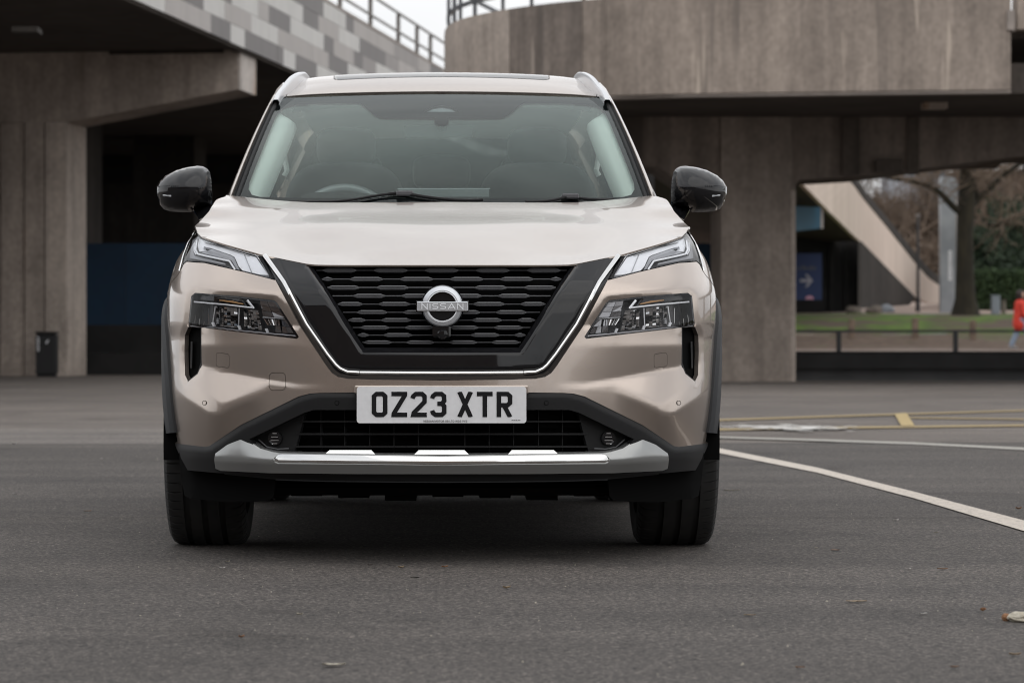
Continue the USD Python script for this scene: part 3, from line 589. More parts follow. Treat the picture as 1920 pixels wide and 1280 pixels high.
# tall rounded grey monolith
D = 98.5; x0, x1 = (1763.5 - CX) / F * D, (1797 - CX) / F * D; zb = float(gz(D)) - .2; zt = P(0, 331, D)[2]
mo = thing('monolith', 'tall slim grey information monolith with rounded top and vertical lettering', 'sign', ((x0 + x1) / 2, D + CAMY, zb + .2))
pl = sbox(x0, zb, x1 + .25, zt).intersection(Polygon([(x0, zb), (x1 - .45, zb)] + [(x1 - .45 + .45 * math.sin(t), zb + 1.0 - 1.0 * math.cos(t)) for t in np.linspace(0, 1.57, 10)] + [(x1 - .2 + .2 * math.cos(t), zt - .5 + .5 * math.sin(t)) for t in np.linspace(0, 1.57, 10)] + [(x0 + .05, zt), (x0, zt - .1)]))
part(mo, 'body', slab(pl, D + CAMY, D + CAMY + .30), M['monolith'])
part(mo, 'edge_strip', slab(sbox(x1 - .09, zb + 1.3, x1 - .03, zt - .7), D + CAMY - .02, D + CAMY - .002), M['panel_light'])
rr = random.Random(6); q = P(1782, 470, D); z = q[2]
while z > P(0, 521, D)[2]:
    h = rr.choice((.06, .08, .10)); part(mo, 'lettering', box(q[0] - .07, q[0] + .04, q[1] - .012, q[1] - .002, z - h + .012, z), M['sign_white']); z -= h + .012

# utility cabinet, stone post
def ground_box(u0, u1, v_top, D, mat_, name, label, cat_, bev=.02):
    z = float(gz(D)); a, b = (u0 - CX) / F * D, (u1 - CX) / F * D; zt = P(0, v_top, D)[2]
    t = thing(name, label, cat_, ((a + b) / 2, D + CAMY, z)); part(t, 'body', box(a, b, D + CAMY, D + CAMY + (b - a) * .8, z - .1, zt - .03, bev), mat_)
    part(t, 'lid', box(a - .012, b + .012, D + CAMY - .012, D + CAMY + (b - a) * .8 + .012, zt - .028, zt, .01), mat_); return t
cb = ground_box(1860, 1875.5, 553, 95.5, M['cabinet_grey'], 'utility_cabinet', 'grey metal utility cabinet on the grass right of the tree', 'cabinet')
D = 95.5; part(cb, 'door', box((1861.5 - CX) / F * D, (1874 - CX) / F * D, D + CAMY - .015, D + CAMY - .001, float(gz(D)) + .06, P(0, 557, D)[2]), M['cabinet_grey'])
ground_box(1878, 1887, 562, 96.4, M['stone_post'], 'stone_post', 'short weathered stone post right of the grey cabinet', 'post', .06)
for k, (u, vt, D) in enumerate(((1597, 598, 86.5), (1716, 596, 86.5), (1824, 600, 86))):
    z = float(gz(D)); a = (u - CX) / F * D
    t = thing('timber_post', ('leftmost', 'middle', 'rightmost')[k] + ' of three stubby brown timber posts on the grass bank', 'post', (a, D + CAMY, z), group='timber posts along the grass bank')
    part(t, 'post', box(a - .09, a + .09, D + CAMY - .09, D + CAMY + .09, z - .1, P(0, vt, D)[2], .02), M['twig'])
for k, (u, v, D) in enumerate(((1602, 566, 96.9), (1640, 563, 97.5), (1661, 560, 99))):
    c = P(u, v, D); rr = np.random.default_rng(k + 20); m = trimesh.creation.icosphere(2, .22); v_ = np.array(m.vertices); v_ *= (1 + .5 * (meshkit.noise(v_ * 6, k)[:, None] - .5)) * [1.3, 1, .8]
    solo('boulder', (v_ + [c[0], c[1], float(gz(D)) + .08], m.faces), M['stone_post'] if k != 2 else M['cabinet_grey'], ('pale stone at the left end of the dark ramp wall', 'brown stone at the middle foot of the dark ramp wall', 'grey stone at the right foot of the dark ramp wall')[k], 'stone', smooth=True)

# trees: tapered trunk, limbs, twigs
def branch_tree(seed, height, r0, spread=1.0, first=.38, levels=5, twigs=3):
    g = np.random.default_rng(seed); limbs, fine = [], []
    def grow(p, d, L, r, lev):
        n = 5; pts = [p]; q = p.copy(); dd_ = d.copy()
        for i in range(n):
            dd_ = dd_ + g.normal(0, .16 if lev else .035, 3) + [0, 0, .05 if lev > 1 else .0]; dd_ /= np.linalg.norm(dd_); q = q + dd_ * L / n; pts.append(q.copy())
        rad = np.linspace(r, r * (.62 if lev else .72), n + 1)
        if lev == 0: rad[0] *= 1.75; rad[1] *= 1.08
        (limbs if lev < 2 else fine).append(tube(pts, rad, (12, 7, 5, 4, 3, 3, 3)[lev], cap=lev == 0))
        if lev >= levels: return
        k = (3 if lev == 0 else int(g.integers(2, 4))) + (1 if lev >= levels - 2 else 0)
        for i in range(k):
            t = 1.0 if i == 0 else g.uniform(.45, 1.0); j = min(n, int(t * n)); a = g.uniform(0, 2 * math.pi)
            s = np.cross(pts[j] - pts[j - 1], [math.cos(a), math.sin(a), .3]); s /= np.linalg.norm(s) + 1e-9
            nd = dd_ * g.uniform(.45, .8) + s * g.uniform(.5, 1.0) * spread; nd /= np.linalg.norm(nd)
            grow(pts[j], nd, L * g.uniform(.62, .85) * (1.3 if lev == 0 else 1), rad[j] * g.uniform(.5, .7), lev + 1)
    grow(np.array([0, 0, -.15]), np.array([0, 0, 1.0]), height * first, r0, 0)
    return cat(limbs), cat(fine)
def tree(name, label, loc, seed, height, r0, group=None, **kw):
    t = thing(name, label, 'tree', loc, group=group); a, b = branch_tree(seed, height, r0, **kw)
    part(t, 'trunk', trimesh.Trimesh(a.vertices + np.array(loc), a.faces, process=False), M['bark'] if r0 > .24 else M['twig'], smooth=60); part(t, 'crown', trimesh.Trimesh(b.vertices + np.array(loc), b.faces, process=False), M['twig'])
    return t
# the big bare tree: hand placed limbs plus twigs
D = 94.0; c = P(1811, 592, D); c[2] = float(gz(D)); t = thing('park_tree', 'big bare mossy tree with thick dark trunk in front of the monolith', 'tree', c)
q = lambda u, v, dy=0.0: P(u, v, D + dy)
trunk = [q(1811, 600), q(1810, 588), q(1810, 560), q(1809, 500), q(1809, 440), q(1811, 400), q(1812, 376), q(1814, 330), q(1818, 250), q(1815, 150), q(1822, 20)]
part(t, 'trunk', tube(trunk, [.60, .47, .335, .285, .27, .285, .29, .25, .22, .19, .14], 16), M['bark'], smooth=60)
lim = [([q(1803, 398), q(1785, 385, -.3), q(1765, 364, -.6), q(1745, 350, -1), q(1715, 340, -1.5), q(1680, 336, -2), q(1640, 322, -2)], .10), ([q(1822, 384), q(1836, 372, .2), q(1856, 352, .3), q(1880, 330, .4), q(1915, 305, .4), q(1960, 270, .4)], .105),
       ([q(1830, 376, .2), q(1829, 355), q(1824, 330), q(1822, 290), q(1800, 200)], .065), ([q(1850, 420, 2), q(1880, 420, 2), q(1900, 405, 2), q(1940, 396, 2)], .055), ([q(1814, 330), q(1780, 270, -1), q(1740, 200, -1)], .12), ([q(1818, 250), q(1870, 160, 1), q(1930, 60, 1)], .12)]
for p_, r_ in lim: part(t, 'limb', tube(CubicSpline(np.linspace(0, 1, len(p_)), np.array(p_))(np.linspace(0, 1, 16)), np.linspace(r_ * 1.25, r_ * .5, 16), 8), M['bark'], smooth=60)
g = np.random.default_rng(12); tw = []
for p_, r_ in lim:
    C = CubicSpline(np.linspace(0, 1, len(p_)), np.array(p_))
    for k in range(26):
        a = C(g.uniform(.15, 1)); d = g.normal(0, 1, 3); d[2] = abs(d[2]) * .6 - .25; d /= np.linalg.norm(d); L = g.uniform(.6, 1.9); pts = [a]
        for i in range(6): d = d + g.normal(0, .22, 3); d /= np.linalg.norm(d); pts.append(pts[-1] + d * L / 6)
        tw.append(tube(pts, np.linspace(.028, .008, 7), 4, cap=False))
        for kk in range(3):
            d2 = d + g.normal(0, .6, 3); d2 /= np.linalg.norm(d2); b = pts[g.integers(2, 6)]; tw.append(tube([b, b + d2 * L * .25, b + d2 * L * .5 + [0, 0, -.05]], [.012, .009, .005], 3, cap=False))
part(t, 'twigs', cat(tw), M['twig'], kind='stuff')

spots = [(1640, 128, 1, 9.0), (1700, 140, 2, 11), (1590, 150, 3, 10), (1750, 126, 4, 8), (1860, 122, 5, 9), (1905, 134, 6, 10), (1670, 165, 7, 12), (1800, 155, 8, 12), (1935, 116, 9, 9), (1730, 175, 10, 13)]
where = ['above the middle of the pale ramp', 'behind the lamp post', 'above the top end of the pale ramp', 'just left of the monolith', 'just right of the big trunk', 'above the dark evergreens', 'far back above the pale ramp', 'far back behind the monolith', 'at the right edge above the person', 'far back behind the lamp post']
for (u, D, sd, h), wh in zip(spots, where):
    c = P(u, 0, D); c[2] = float(gz(min(D, 170))) - .2
    tree('bare_tree', 'bare brown winter tree ' + wh, c, sd, h, .17 + .01 * (sd % 3), group='bare winter trees behind the plaza', levels=5, first=.24, spread=1.15)
def leaf_clumps(center, size, n, leaf, seed):
    """A crown of many small leaf faces, with clumps and gaps."""
    g = np.random.default_rng(seed); out = []
    nc = 46; cl = g.normal(0, .42, (nc, 3)); cl = cl[np.linalg.norm(cl, axis=1) < 1.05][:40]
    p = cl[g.integers(0, len(cl), n)] + g.normal(0, .16, (n, 3)); p = p * np.array(size) / 2 + np.array(center)
    a = g.normal(0, 1, (n, 3)); a /= np.linalg.norm(a, axis=1, keepdims=True); b = np.cross(a, g.normal(0, 1, (n, 3))); b /= np.linalg.norm(b, axis=1, keepdims=True)
    l = leaf * g.uniform(.6, 1.5, (n, 1)); V = np.stack([p - a * l, p + b * l * .45, p + a * l, p - b * l * .45], 1).reshape(-1, 3)
    f = np.arange(n)[:, None] * 4 + np.array([[0, 1, 2, 0, 2, 3]]); return V, f.reshape(-1, 3)
ev = [(1868, 470, 109, (3.8, 3.2, 3.4), 'dark evergreen bush right of the big trunk'), (1930, 455, 111, (3.6, 3.5, 4.2), 'tall dark evergreen at the right edge of the picture'), (1838, 500, 107, (2.4, 2.4, 3.2), 'small dark evergreen close behind the big trunk'), (1898, 530, 106, (3.4, 2.4, 2.6), 'low dark evergreen behind the grey cabinet'), (1740, 520, 125, (5, 3, 3), 'dark shrubs low behind the lamp post'), (1690, 450, 150, (9, 4, 6), 'distant dark thicket above the pale ramp')]
for k, (u, v, D, sz, lb) in enumerate(ev):
    c = P(u, v, D); z = float(gz(D)); t = thing('evergreen_bush', lb, 'bush', (c[0], c[1], z))
    part(t, 'stem', tube([[c[0], c[1], z - .2], [c[0] + .1, c[1], c[2]]], [.12, .06], 8), M['bark'])
    part(t, 'crown', leaf_clumps(c, sz, 5200, .11, 40 + k), M['evergreen'] if k < 4 else M['twig'])
D = 104; a, b = (1826 - CX) / F * D, (1940 - CX) / F * D; z = float(gz(D)); hm = thing('hedge', 'clipped green hedge behind the grey cabinet', 'hedge', ((a + b) / 2, D + CAMY, z))
g = np.random.default_rng(5); n = 9000; top_ = P(0, 507, D)[2]
p = np.column_stack([g.uniform(a, b, n), D + CAMY + g.uniform(0, 1.0, n), z + (top_ - z) * g.uniform(0, 1, n) ** .7 + g.normal(0, .05, n)]); aa = g.normal(0, 1, (n, 3)); aa /= np.linalg.norm(aa, axis=1, keepdims=True); bb = np.cross(aa, g.normal(0, 1, (n, 3))); bb /= np.linalg.norm(bb, axis=1, keepdims=True)
part(hm, 'leaves', (np.stack([p - aa * .07, p + bb * .035, p + aa * .07, p - bb * .035], 1).reshape(-1, 3), (np.arange(n)[:, None] * 4 + np.array([[0, 1, 2, 0, 2, 3]])).reshape(-1, 3)), M['hedge'])
part(hm, 'stems', box(a + .1, b - .1, D + CAMY + .25, D + CAMY + .8, z - .1, top_ - .15), M['evergreen'])

# far buildings
def building(name, label, x0, x1, y0, z0, z1, mt, cols, rows_):
    t = thing(name, label, 'building', ((x0 + x1) / 2, y0, z0)); part(t, 'wall', box(x0, x1, y0, y0 + 12, z0 - 3, z1), mt); part(t, 'roof', box(x0 - .3, x1 + .3, y0 - .3, y0 + 12.3, z1 + .001, z1 + .4), M['dark_concrete'])
    w_ = (x1 - x0) / cols; h_ = (z1 - z0) / rows_
    for i in range(cols):
        for j in range(rows_):
            xa, za = x0 + w_ * (i + .2), z0 + h_ * (j + .3); f_ = part(t, 'window', box(xa, xa + w_ * .6, y0 - .06, y0 - .001, za, za + h_ * .5), M['panel_mid'])
            part(f_, 'pane', box(xa + .08, xa + w_ * .6 - .08, y0 - .08, y0 - .061, za + .08, za + h_ * .5 - .08), M['far_window'])
g = np.random.default_rng(77); n = 26000
def wood(name, label, u0, u1, v0, v1, D, n, seed):
    g = np.random.default_rng(seed); x0, x1 = (u0 - CX) / F * D, (u1 - CX) / F * D; zt, zb_ = P(0, v0, D)[2], P(0, v1, D)[2]
    p = np.column_stack([g.uniform(x0, x1, n), D + CAMY + g.uniform(0, 9, n), zb_ + (zt - zb_) * np.minimum(g.beta(1.1, 1.3, n), 1)]); k = meshkit.noise(np.column_stack([p[:, 0] * .45, p[:, 1] * .3, p[:, 2] * .35]), seed) > .36; p = p[k]; n = len(p)
    a = g.normal(0, 1, (n, 3)) * [1, .6, 1.5]; a /= np.linalg.norm(a, axis=1, keepdims=True); b = np.cross(a, g.normal(0, 1, (n, 3))); b /= np.linalg.norm(b, axis=1, keepdims=True); L = g.uniform(.25, .9, (n, 1)); w_ = .022 * D / 130
    solo(name, (np.stack([p - a * L, p + b * w_, p + a * L, p - b * w_], 1).reshape(-1, 3), (np.arange(n)[:, None] * 4 + np.array([[0, 1, 2, 0, 2, 3]])).reshape(-1, 3)), M['twig'], label, 'trees', kind='stuff')
wood('distant_wood', 'haze of bare twigs of the distant wood above the pale ramp', 1540, 1770, 250, 560, 145, 17000, 1)
wood('distant_wood', 'haze of bare twigs of the distant wood behind the evergreens', 1780, 2000, 240, 520, 140, 12000, 2)
building('far_building', 'pale blue grey office block far behind the lamp post', *(np.array([1700, 1775]) - CX) / F * 205, 196, 3.2, P(0, 300, 205)[2], M['far_wall'], 4, 4)
building('far_building', 'brown brick block far behind the bare trees on the left', *(np.array([1560, 1690]) - CX) / F * 230, 221, 3.2, P(0, 380, 230)[2], M['far_brick'], 7, 3)
building('far_building', 'brown brick block far behind the evergreens on the right', *(np.array([1800, 2000]) - CX) / F * 235, 226, 3.2, P(0, 330, 235)[2], M['far_brick'], 9, 4)
# behind the camera: bare trees, and added blocks that darken the car's reflections
rr = random.Random(31)
for k in range(11):
    c = ((18 + (k - 7) * 7 + rr.uniform(-2, 2), -18 - (k - 7) * 2.5 - rr.uniform(0, 3), 0)) if k > 6 else (-26 + k * 9 + rr.uniform(-2, 2), -46 - rr.uniform(0, 14), 0)
    tree('street_tree', 'bare street tree in the row across the road behind the photographer', c, 60 + k, 10, .2, group='street trees behind the photographer', levels=4, first=.28, spread=1.1)
building('added_terrace', 'added brick row behind the camera, unseen, darkening the car reflections', -44, 8, -66, 0, 17, M['far_brick'], 10, 5)  # added out of view, tall enough to darken the car's reflections
building('added_terrace', 'added brick block to the left rear of the camera, unseen, darkening the car reflections', -62, -46, -64, 0, 13, M['far_brick'], 4, 4)
for k_, (x_, lb_) in enumerate(((-34, 'added long brick block left of the car, unseen, darkening its side reflections'),)):
    t = thing('added_side_block', lb_, 'building', (x_, -20, 0)); part(t, 'wall', box(x_, x_ + (12 if x_ > 0 else -12), -44, 2 if x_ < 0 else 6, 0, 9.5), M['far_brick']); xf = x_ + (-.05 if x_ > 0 else .05)  # added unseen block that darkens reflections on the car's left side
    for i in range(10):
        for j_ in range(3): part(t, 'window', box(xf - .04, xf + .04, -42 + i * 4.4, -40 + i * 4.4, 1.2 + j_ * 2.9, 2.8 + j_ * 2.9), M['far_window'])

# ------------------------------------------------------------------ the car
# Body skin: plan curve (a rounded nose running into the flank) times a height profile. Measures were taken from the photograph.
car = thing('parked_car', 'champagne beige sport utility car parked facing the camera on the asphalt', 'car', (0, 2.3, 0))
_wz = np.array([(.10, .80), (.20, .845), (.25, .865), (.354, .885), (.45, .897), (.52, .90), (.69, .90), (.75, .904), (.826, .905), (.896, .893), (.95, .876), (.984, .856), (1.04, .822), (1.08, .81), (1.103, .80), (1.13, .785), (1.155, .782), (1.178, .775), (1.19, .755), (1.26, .62)])
Wz = PchipInterpolator(_wz[:, 0], _wz[:, 1])
_gz = np.array([(.10, .05), (.20, .035), (.28, .018), (.36, .0), (.50, .0), (.60, .002), (.75, .011), (.80, .016), (.83, .023), (.86, .045), (.92, .112), (.97, .168), (1.04, .248), (1.1, .29), (1.19, .37), (1.26, .45)])
Gz = PchipInterpolator(_gz[:, 0], _gz[:, 1])
PW, LN = 2.6, .80
_th = np.linspace(0, np.pi / 2, 4001); _x = .89 * np.sin(_th) ** (2 / PW); _y = LN * (1 - np.cos(_th) ** (2 / PW)); _s = np.r_[0, np.cumsum(np.hypot(np.diff(_x), np.diff(_y)))]; TN = _s[-1]
YT, LT = 4.05, .55      # tail quarter begins here
_tx = .89 * np.cos(_th) ** (2 / 3.2); _ty = LT * np.sin(_th) ** (2 / 3.2); _ts = np.r_[0, np.cumsum(np.hypot(np.diff(_tx), np.diff(_ty)))]; TT = TN + (YT - LN)
def B0(t, z):
    sgn = np.where(t < 0, -1.0, 1.0); a = np.abs(t); W, G = Wz(np.clip(z, .1, 1.26)), Gz(np.clip(z, .1, 1.26))
    th = np.interp(np.minimum(a, TN), _s, _th); nx = W * np.sin(th) ** (2 / PW); ny = G + (LN - G) * (1 - np.cos(th) ** (2 / PW))
    s = np.clip((a - TN) / (TT - TN), 0, 1); sx = W + .012 * np.sin(np.pi * s); sy = LN + (YT - LN) * s
    ph = np.interp(np.maximum(a - TT, 0), _ts, _th); tx = W * np.cos(ph) ** (2 / 3.2); ty = YT + LT * np.sin(ph) ** (2 / 3.2)
    x = np.where(a <= TN, nx, np.where(a <= TT, sx, tx)); y = np.where(a <= TN, ny, np.where(a <= TT, sy, ty))
    return np.stack([x * sgn, y, z], -1)
def Bn(t, z, e=.004):
    a = np.abs(t); t2 = np.where(np.abs(t) < e, np.where(t < 0, -e, e) * 1.01, t)
    dt = B0(t2 + e * .9, z) - B0(t2 - e * .9, z); dz = B0(t2, z + e) - B0(t2, z - e); n = np.cross(dt, dz); return n / (np.linalg.norm(n, axis=-1, keepdims=True) + 1e-12)
def lift(uv):
    """(u, v) photograph pixels -> (t, z) on the nose."""
    uv = np.atleast_2d(np.asarray(uv, float)); X, Z = np.abs(uv[:, 0] - CX) / F, (CY - uv[:, 1]) / F
    def f(y):
        x, z = X * (9 + y), CAMZ + Z * (9 + y); W, G = Wz(np.clip(z, .1, 1.26)), Gz(np.clip(z, .1, 1.26)); q = np.clip(x / W, 0, 1)
        return G + (LN - G) * (1 - (1 - q ** PW) ** (1 / PW)) - y
    ys = np.linspace(-.1, LN, 90); v = np.array([f(np.full(len(X), y)) for y in ys]); neg = v < 0; first = np.where(neg.any(0), neg.argmax(0), len(ys) - 1); first = np.maximum(first, 1)
    lo, hi = ys[first - 1], ys[first]
    for _ in range(40):
        m = (lo + hi) / 2; g = f(m); lo = np.where(g > 0, m, lo); hi = np.where(g > 0, hi, m)
    y = (lo + hi) / 2; x, z = X * (9 + y), CAMZ + Z * (9 + y); q = np.clip(x / Wz(np.clip(z, .1, 1.26)), 0, 1); th = np.arcsin(np.clip(q ** (PW / 2), 0, 1))
    return np.column_stack([np.interp(th, _th, _s) * np.where(uv[:, 0] < CX, -1, 1), z])
def proj(p): D = p[..., 1] - CAMY; return np.stack([CX + p[..., 0] / D * F, CY - (p[..., 2] - CAMZ) / D * F], -1)
def dense(pts, h=3.0, closed=True):
    p = np.asarray(pts, float); out = []; q = np.vstack([p, p[:1]]) if closed else p
    for a, b in zip(q[:-1], q[1:]):
        n = max(1, int(np.linalg.norm(b - a) / h)); out.append(a + (b - a) * (np.arange(n) / n)[:, None])
    if not closed: out.append(q[-1:])
    return np.vstack(out)
def round_px(pts, r=3.0): return Polygon(pts).buffer(-r).buffer(2 * r).buffer(-r)
def flip(pts): return [(2 * CX - u, v) for u, v in pts][::-1]
def both(pts):  # left half outline given from the axis round to the axis -> whole outline
    return list(pts) + [(2 * CX - u, v) for u, v in pts[::-1]]
def tz_poly(px, h=3.0):
    """Pixel polygon (list or shapely) -> polygon on the skin's (t, z) domain."""
    if isinstance(px, (list, tuple)): px = Polygon(px)
    if not px.is_valid: px = px.buffer(0)
    if px.geom_type != 'Polygon': return shapely.union_all([tz_poly(g, h) for g in px.geoms])
    g = Polygon(lift(dense(np.array(px.exterior.coords)[:-1], h))).buffer(0)
    for r in px.interiors: g = g.difference(Polygon(lift(dense(np.array(r.coords)[:-1], h))).buffer(0))
    return g if g.geom_type == 'Polygon' else max(g.geoms, key=lambda q: q.area)
def skin(tz, h, off=0.0, d=.010, disp=None):
    """A panel cut out of the skin: off = distance outwards, d = depth of its turned-in border, disp(u, v, left-mirrored) = relief in metres."""
    p, f = mesh2d(tz, h); V = B0(p[:, 0], p[:, 1]); N = Bn(p[:, 0], p[:, 1]); o = np.full(len(V), off, float)
    if disp is not None:
        uv = proj(V); uv[:, 0] = np.where(uv[:, 0] > CX, 2 * CX - uv[:, 0], uv[:, 0]); V = V - np.array([0, 1.0, 0]) * disp(uv)[:, None]
    V = V + (N * o[:, None] if off > -.005 else np.array([0, 1.0, 0]) * -o[:, None])
    a, b, c = V[f[:, 0]], V[f[:, 1]], V[f[:, 2]]; fn = np.cross(b - a, c - a)
    if np.einsum('ij,ij->i', fn, N[f[:, 0]]).mean() < 0: f = f[:, ::-1]
    if d: V, f = flange(V, f, N, d)
    return V, f
def skin_px(px, h=.012, **k): return skin(tz_poly(px), h, **k)
def relief(points, soft=2.5):
    """Relief from scattered (u, v, millimetres), softened."""
    q = np.array(points, float); L = LinearNDInterpolator(q[:, :2], q[:, 2] / 1000.0, fill_value=0.0)
    k = [(0, 0)] + [(soft * math.cos(a), soft * math.sin(a)) for a in np.linspace(0, 2 * np.pi, 9)[:-1]] + [(soft / 2 * math.cos(a), soft / 2 * math.sin(a)) for a in np.linspace(.3, 2 * np.pi + .3, 7)[:-1]]
    return lambda uv: np.mean([L(uv[:, 0] + a, uv[:, 1] + b) for a, b in k], 0)
def pair(name, m, mt, parent=None, smooth=35, **k):
    a = part(parent[0] if parent else car, name, m, mt, smooth, **k); b = part(parent[1] if parent else car, name, mirror(m), mt, smooth, **k); return a, b
def on_skin(u, v, off=0.0):
    q = lift([(u, v)]); return (B0(q[:, 0], q[:, 1]) + Bn(q[:, 0], q[:, 1]) * off)[0]
def on_skins(uv, off):
    q = lift(uv); return B0(q[:, 0], q[:, 1]) - np.array([0, 1.0, 0]) * np.asarray(off)[:, None]
def ribbon(px, w, off, th=.004, h=2.0):
    """A narrow raised strip along a pixel polyline; w = width in pixels (number or one per point)."""
    p = np.asarray(px, float); s = np.r_[0, np.cumsum(np.linalg.norm(np.diff(p, axis=0), axis=1))]; t = np.linspace(0, s[-1], max(2, int(s[-1] / h)))
    c = np.column_stack([np.interp(t, s, p[:, 0]), np.interp(t, s, p[:, 1])]); ww = np.interp(t, s, np.broadcast_to(w, (len(p),))) / 2
    g = np.gradient(c, axis=0); g /= np.linalg.norm(g, axis=1, keepdims=True); n = np.column_stack([-g[:, 1], g[:, 0]])
    rows_ = [(-1, 0), (-.8, th * .8), (0, th), (.8, th * .8), (1, 0)]; out = []
    for k, o in rows_:
        q = lift(c + n * (ww * k)[:, None]); out.append(B0(q[:, 0], q[:, 1]) + (Bn(q[:, 0], q[:, 1]) * (off + o) if off > -.007 else np.array([0, -1.0, 0]) * (off + o)))
    V = np.stack(out, 1); v, f = grid(V); m = trimesh.Trimesh(v, f, process=False)
    if (m.face_normals[:, 1]).mean() > 0: f = f[:, ::-1]
    return v, f

# ---- outlines in the photograph (left half; the car is symmetric about its axis)
hood_front = [(367, 427), (369.5, 434), (377, 443), (395, 449.5), (420, 457.5), (450, 466), (478, 474), (491, 477.8), (530, 485.5), (572, 494), (590, 496.2), (620, 496.8)]
lampU = [(366, 431.5), (369, 437), (377, 446), (395, 452.5), (420, 460.5), (450, 469), (478, 477), (490, 480.5), (516, 524), (457, 508.4), (384, 491.8), (350, 489.3), (344, 494), (337.5, 507), (344.6, 477), (353, 454)]
lampL = [(358, 555), (365.5, 548.8), (447, 555), (513, 562.5), (519, 567), (560.5, 631), (557, 635), (453, 623), (377, 614), (354, 611.5), (353, 606)]
slot = [(354, 611.5), (377, 614), (377, 681.7), (370, 700), (353, 714), (347.5, 703), (346, 660), (347, 629)]
v_edge = [(494, 478), (516, 524), (560, 607.6), (612, 686), (622, 699), (634, 706.5), (652, 709.8), (700, 711.5), (828, 712)]
mesh_edge = [(584.5, 498), (674.7, 639), (683, 651.5), (828, 652)]
trim_top = [(828, 735), (672, 735.5), (600, 736), (580, 737.6), (559.5, 743), (451, 796.5), (393, 835.5), (384, 837.5), (327, 830.5)]

# ---- painted bumper skin
_c1 = lambda pts: (lambda u: np.interp(u, [p[0] for p in pts], [p[1] for p in pts]))
# five lines that cross the corner of the bumper, top to bottom: their height in the picture and how far they stand out (mm)
crease = [(_c1([(300, 470), (828, 470)]), _c1([(300, 0), (828, 0)])),
          (_c1([(300, 640), (377, 648), (560, 648), (828, 700)]), _c1([(300, 2), (345, 2), (360, 5), (500, 7), (560, 3), (600, 0)])),
          (_c1([(300, 660), (352, 686), (377, 687), (440, 699), (500, 712), (560, 722), (828, 722)]), _c1([(300, 4), (340, 2), (353, -6), (377, -11), (460, -9), (520, -4), (570, -2), (620, 0)])),
          (_c1([(300, 690), (339, 703), (353, 715), (409, 754.7), (416, 757), (424, 755.7), (501, 717.5), (560, 724), (828, 724)]), _c1([(300, 4), (340, 5), (353, 6), (409, 27), (424, 27), (501, 0), (570, 0)])),
          (_c1([(300, 712), (336, 737), (391, 773), (404, 776), (418, 773), (505, 732), (560, 728), (828, 726)]), _c1([(300, 6), (336, 10), (391, 30), (418, 30), (505, 1), (570, 0)])),
          (_c1([(300, 832), (384, 838), (393, 836), (451, 797), (560, 743.5), (600, 737), (828, 736)]), _c1([(300, -4), (384, -4), (451, -1), (560, 0)]))]
def disp_raw(u, v):
    V_ = np.array([c[0](u) for c in crease]); D_ = np.array([c[1](u) for c in crease]); o = D_[0].copy()
    for i in range(len(crease) - 1):
        s = np.clip((v - V_[i]) / np.maximum(V_[i + 1] - V_[i], 1e-3), 0, 1); o = np.where(v >= V_[i], D_[i] * (1 - s) + D_[i + 1] * s, o)
    return o / 1000.0
def disp_b(uv):
    k = [(0, 0)] + [(2.4 * math.cos(a), 2.4 * math.sin(a)) for a in np.linspace(0, 2 * np.pi, 11)[:-1]]
    return np.mean([disp_raw(uv[:, 0] + a, uv[:, 1] + b) for a, b in k], 0)
lampslot = shapely.union_all([Polygon(lampL).buffer(0), Polygon(slot).buffer(.8)]).buffer(.5).buffer(-.5)
open_b = shapely.boundary(lampslot)
def disp_bumper(uv):
    dd_ = shapely.distance(open_b, shapely.points(uv)); return disp_b(uv) - .010 * np.clip(1 - dd_ / 9.5, 0, 1) * np.where((uv[:, 1] < 612) | (uv[:, 0] < 352), 1.0, np.clip((352 + 40 - uv[:, 0]) / 40, .0, .35))
arch = [(LN and 0, 0)]
ACY, ACZ = .93, .36
def arch_pt(R, deg):   # point of the front wheel arch on the flank, as (t, z)
    y = ACY - R * math.cos(math.radians(deg)); z = ACZ + R * math.sin(math.radians(deg))
    tt = np.linspace(.6, TN + 1.5, 3000); yy = B0(tt, np.full_like(tt, z))[:, 1]; return (-float(np.interp(y, yy, tt)), z)
seam = [(337.5, 507.5), (331, 516), (326, 524)]
bz = [tuple(q) for q in lift(dense([(828, 713)] + v_edge[::-1][1:-1] + [(516, 525.5), (457, 510), (384, 493.3), (350, 491), (344.5, 495.5), (338, 509)], 4, closed=False))]
bz += [tuple(q) for q in lift(dense([(338, 509), (332, 518)], 4, closed=False))] + [arch_pt(.465, a) for a in np.linspace(72, 0.5, 26)]
bz += [tuple(q) for q in lift(dense(trim_top[::-1][0:], 4, closed=False))]
half = Polygon(bz).buffer(0)
holes = tz_poly(lampslot, 2.0)
sq = tz_poly(round_px([(505, 699), (535, 699), (535, 731), (505, 731)], 8)); sq2 = tz_poly(round_px([(405.5, 661), (429.5, 664), (429, 689.5), (405, 686)], 4))
bump_l = half.difference(holes).difference(sq.buffer(.0016)).difference(sq2.buffer(.0012))
bump_l2 = half.difference(holes).difference(sq2.buffer(.0012))
def split_bumper():
    a = affinity.scale(bump_l2, -1, 1, origin=(0, 0)); u_ = shapely.union_all([bump_l.buffer(.0004), a.buffer(.0004)]).buffer(-.0004); return u_
part(car, 'bumper', skin(split_bumper(), .0095, disp=disp_bumper, d=.014), M['paint'], smooth=32)
part(car, 'tow_cover', skin(sq, .006, disp=disp_bumper, d=.006), M['paint'], smooth=35)
pair('washer_cover', skin(sq2, .006, disp=disp_bumper, d=.006), M['paint'])
backing = skin(Polygon([(-1.09, .42), (1.09, .42), (1.09, .80), (.98, .93), (-.98, .93), (-1.09, .80)]), .03, off=-.075, d=0)
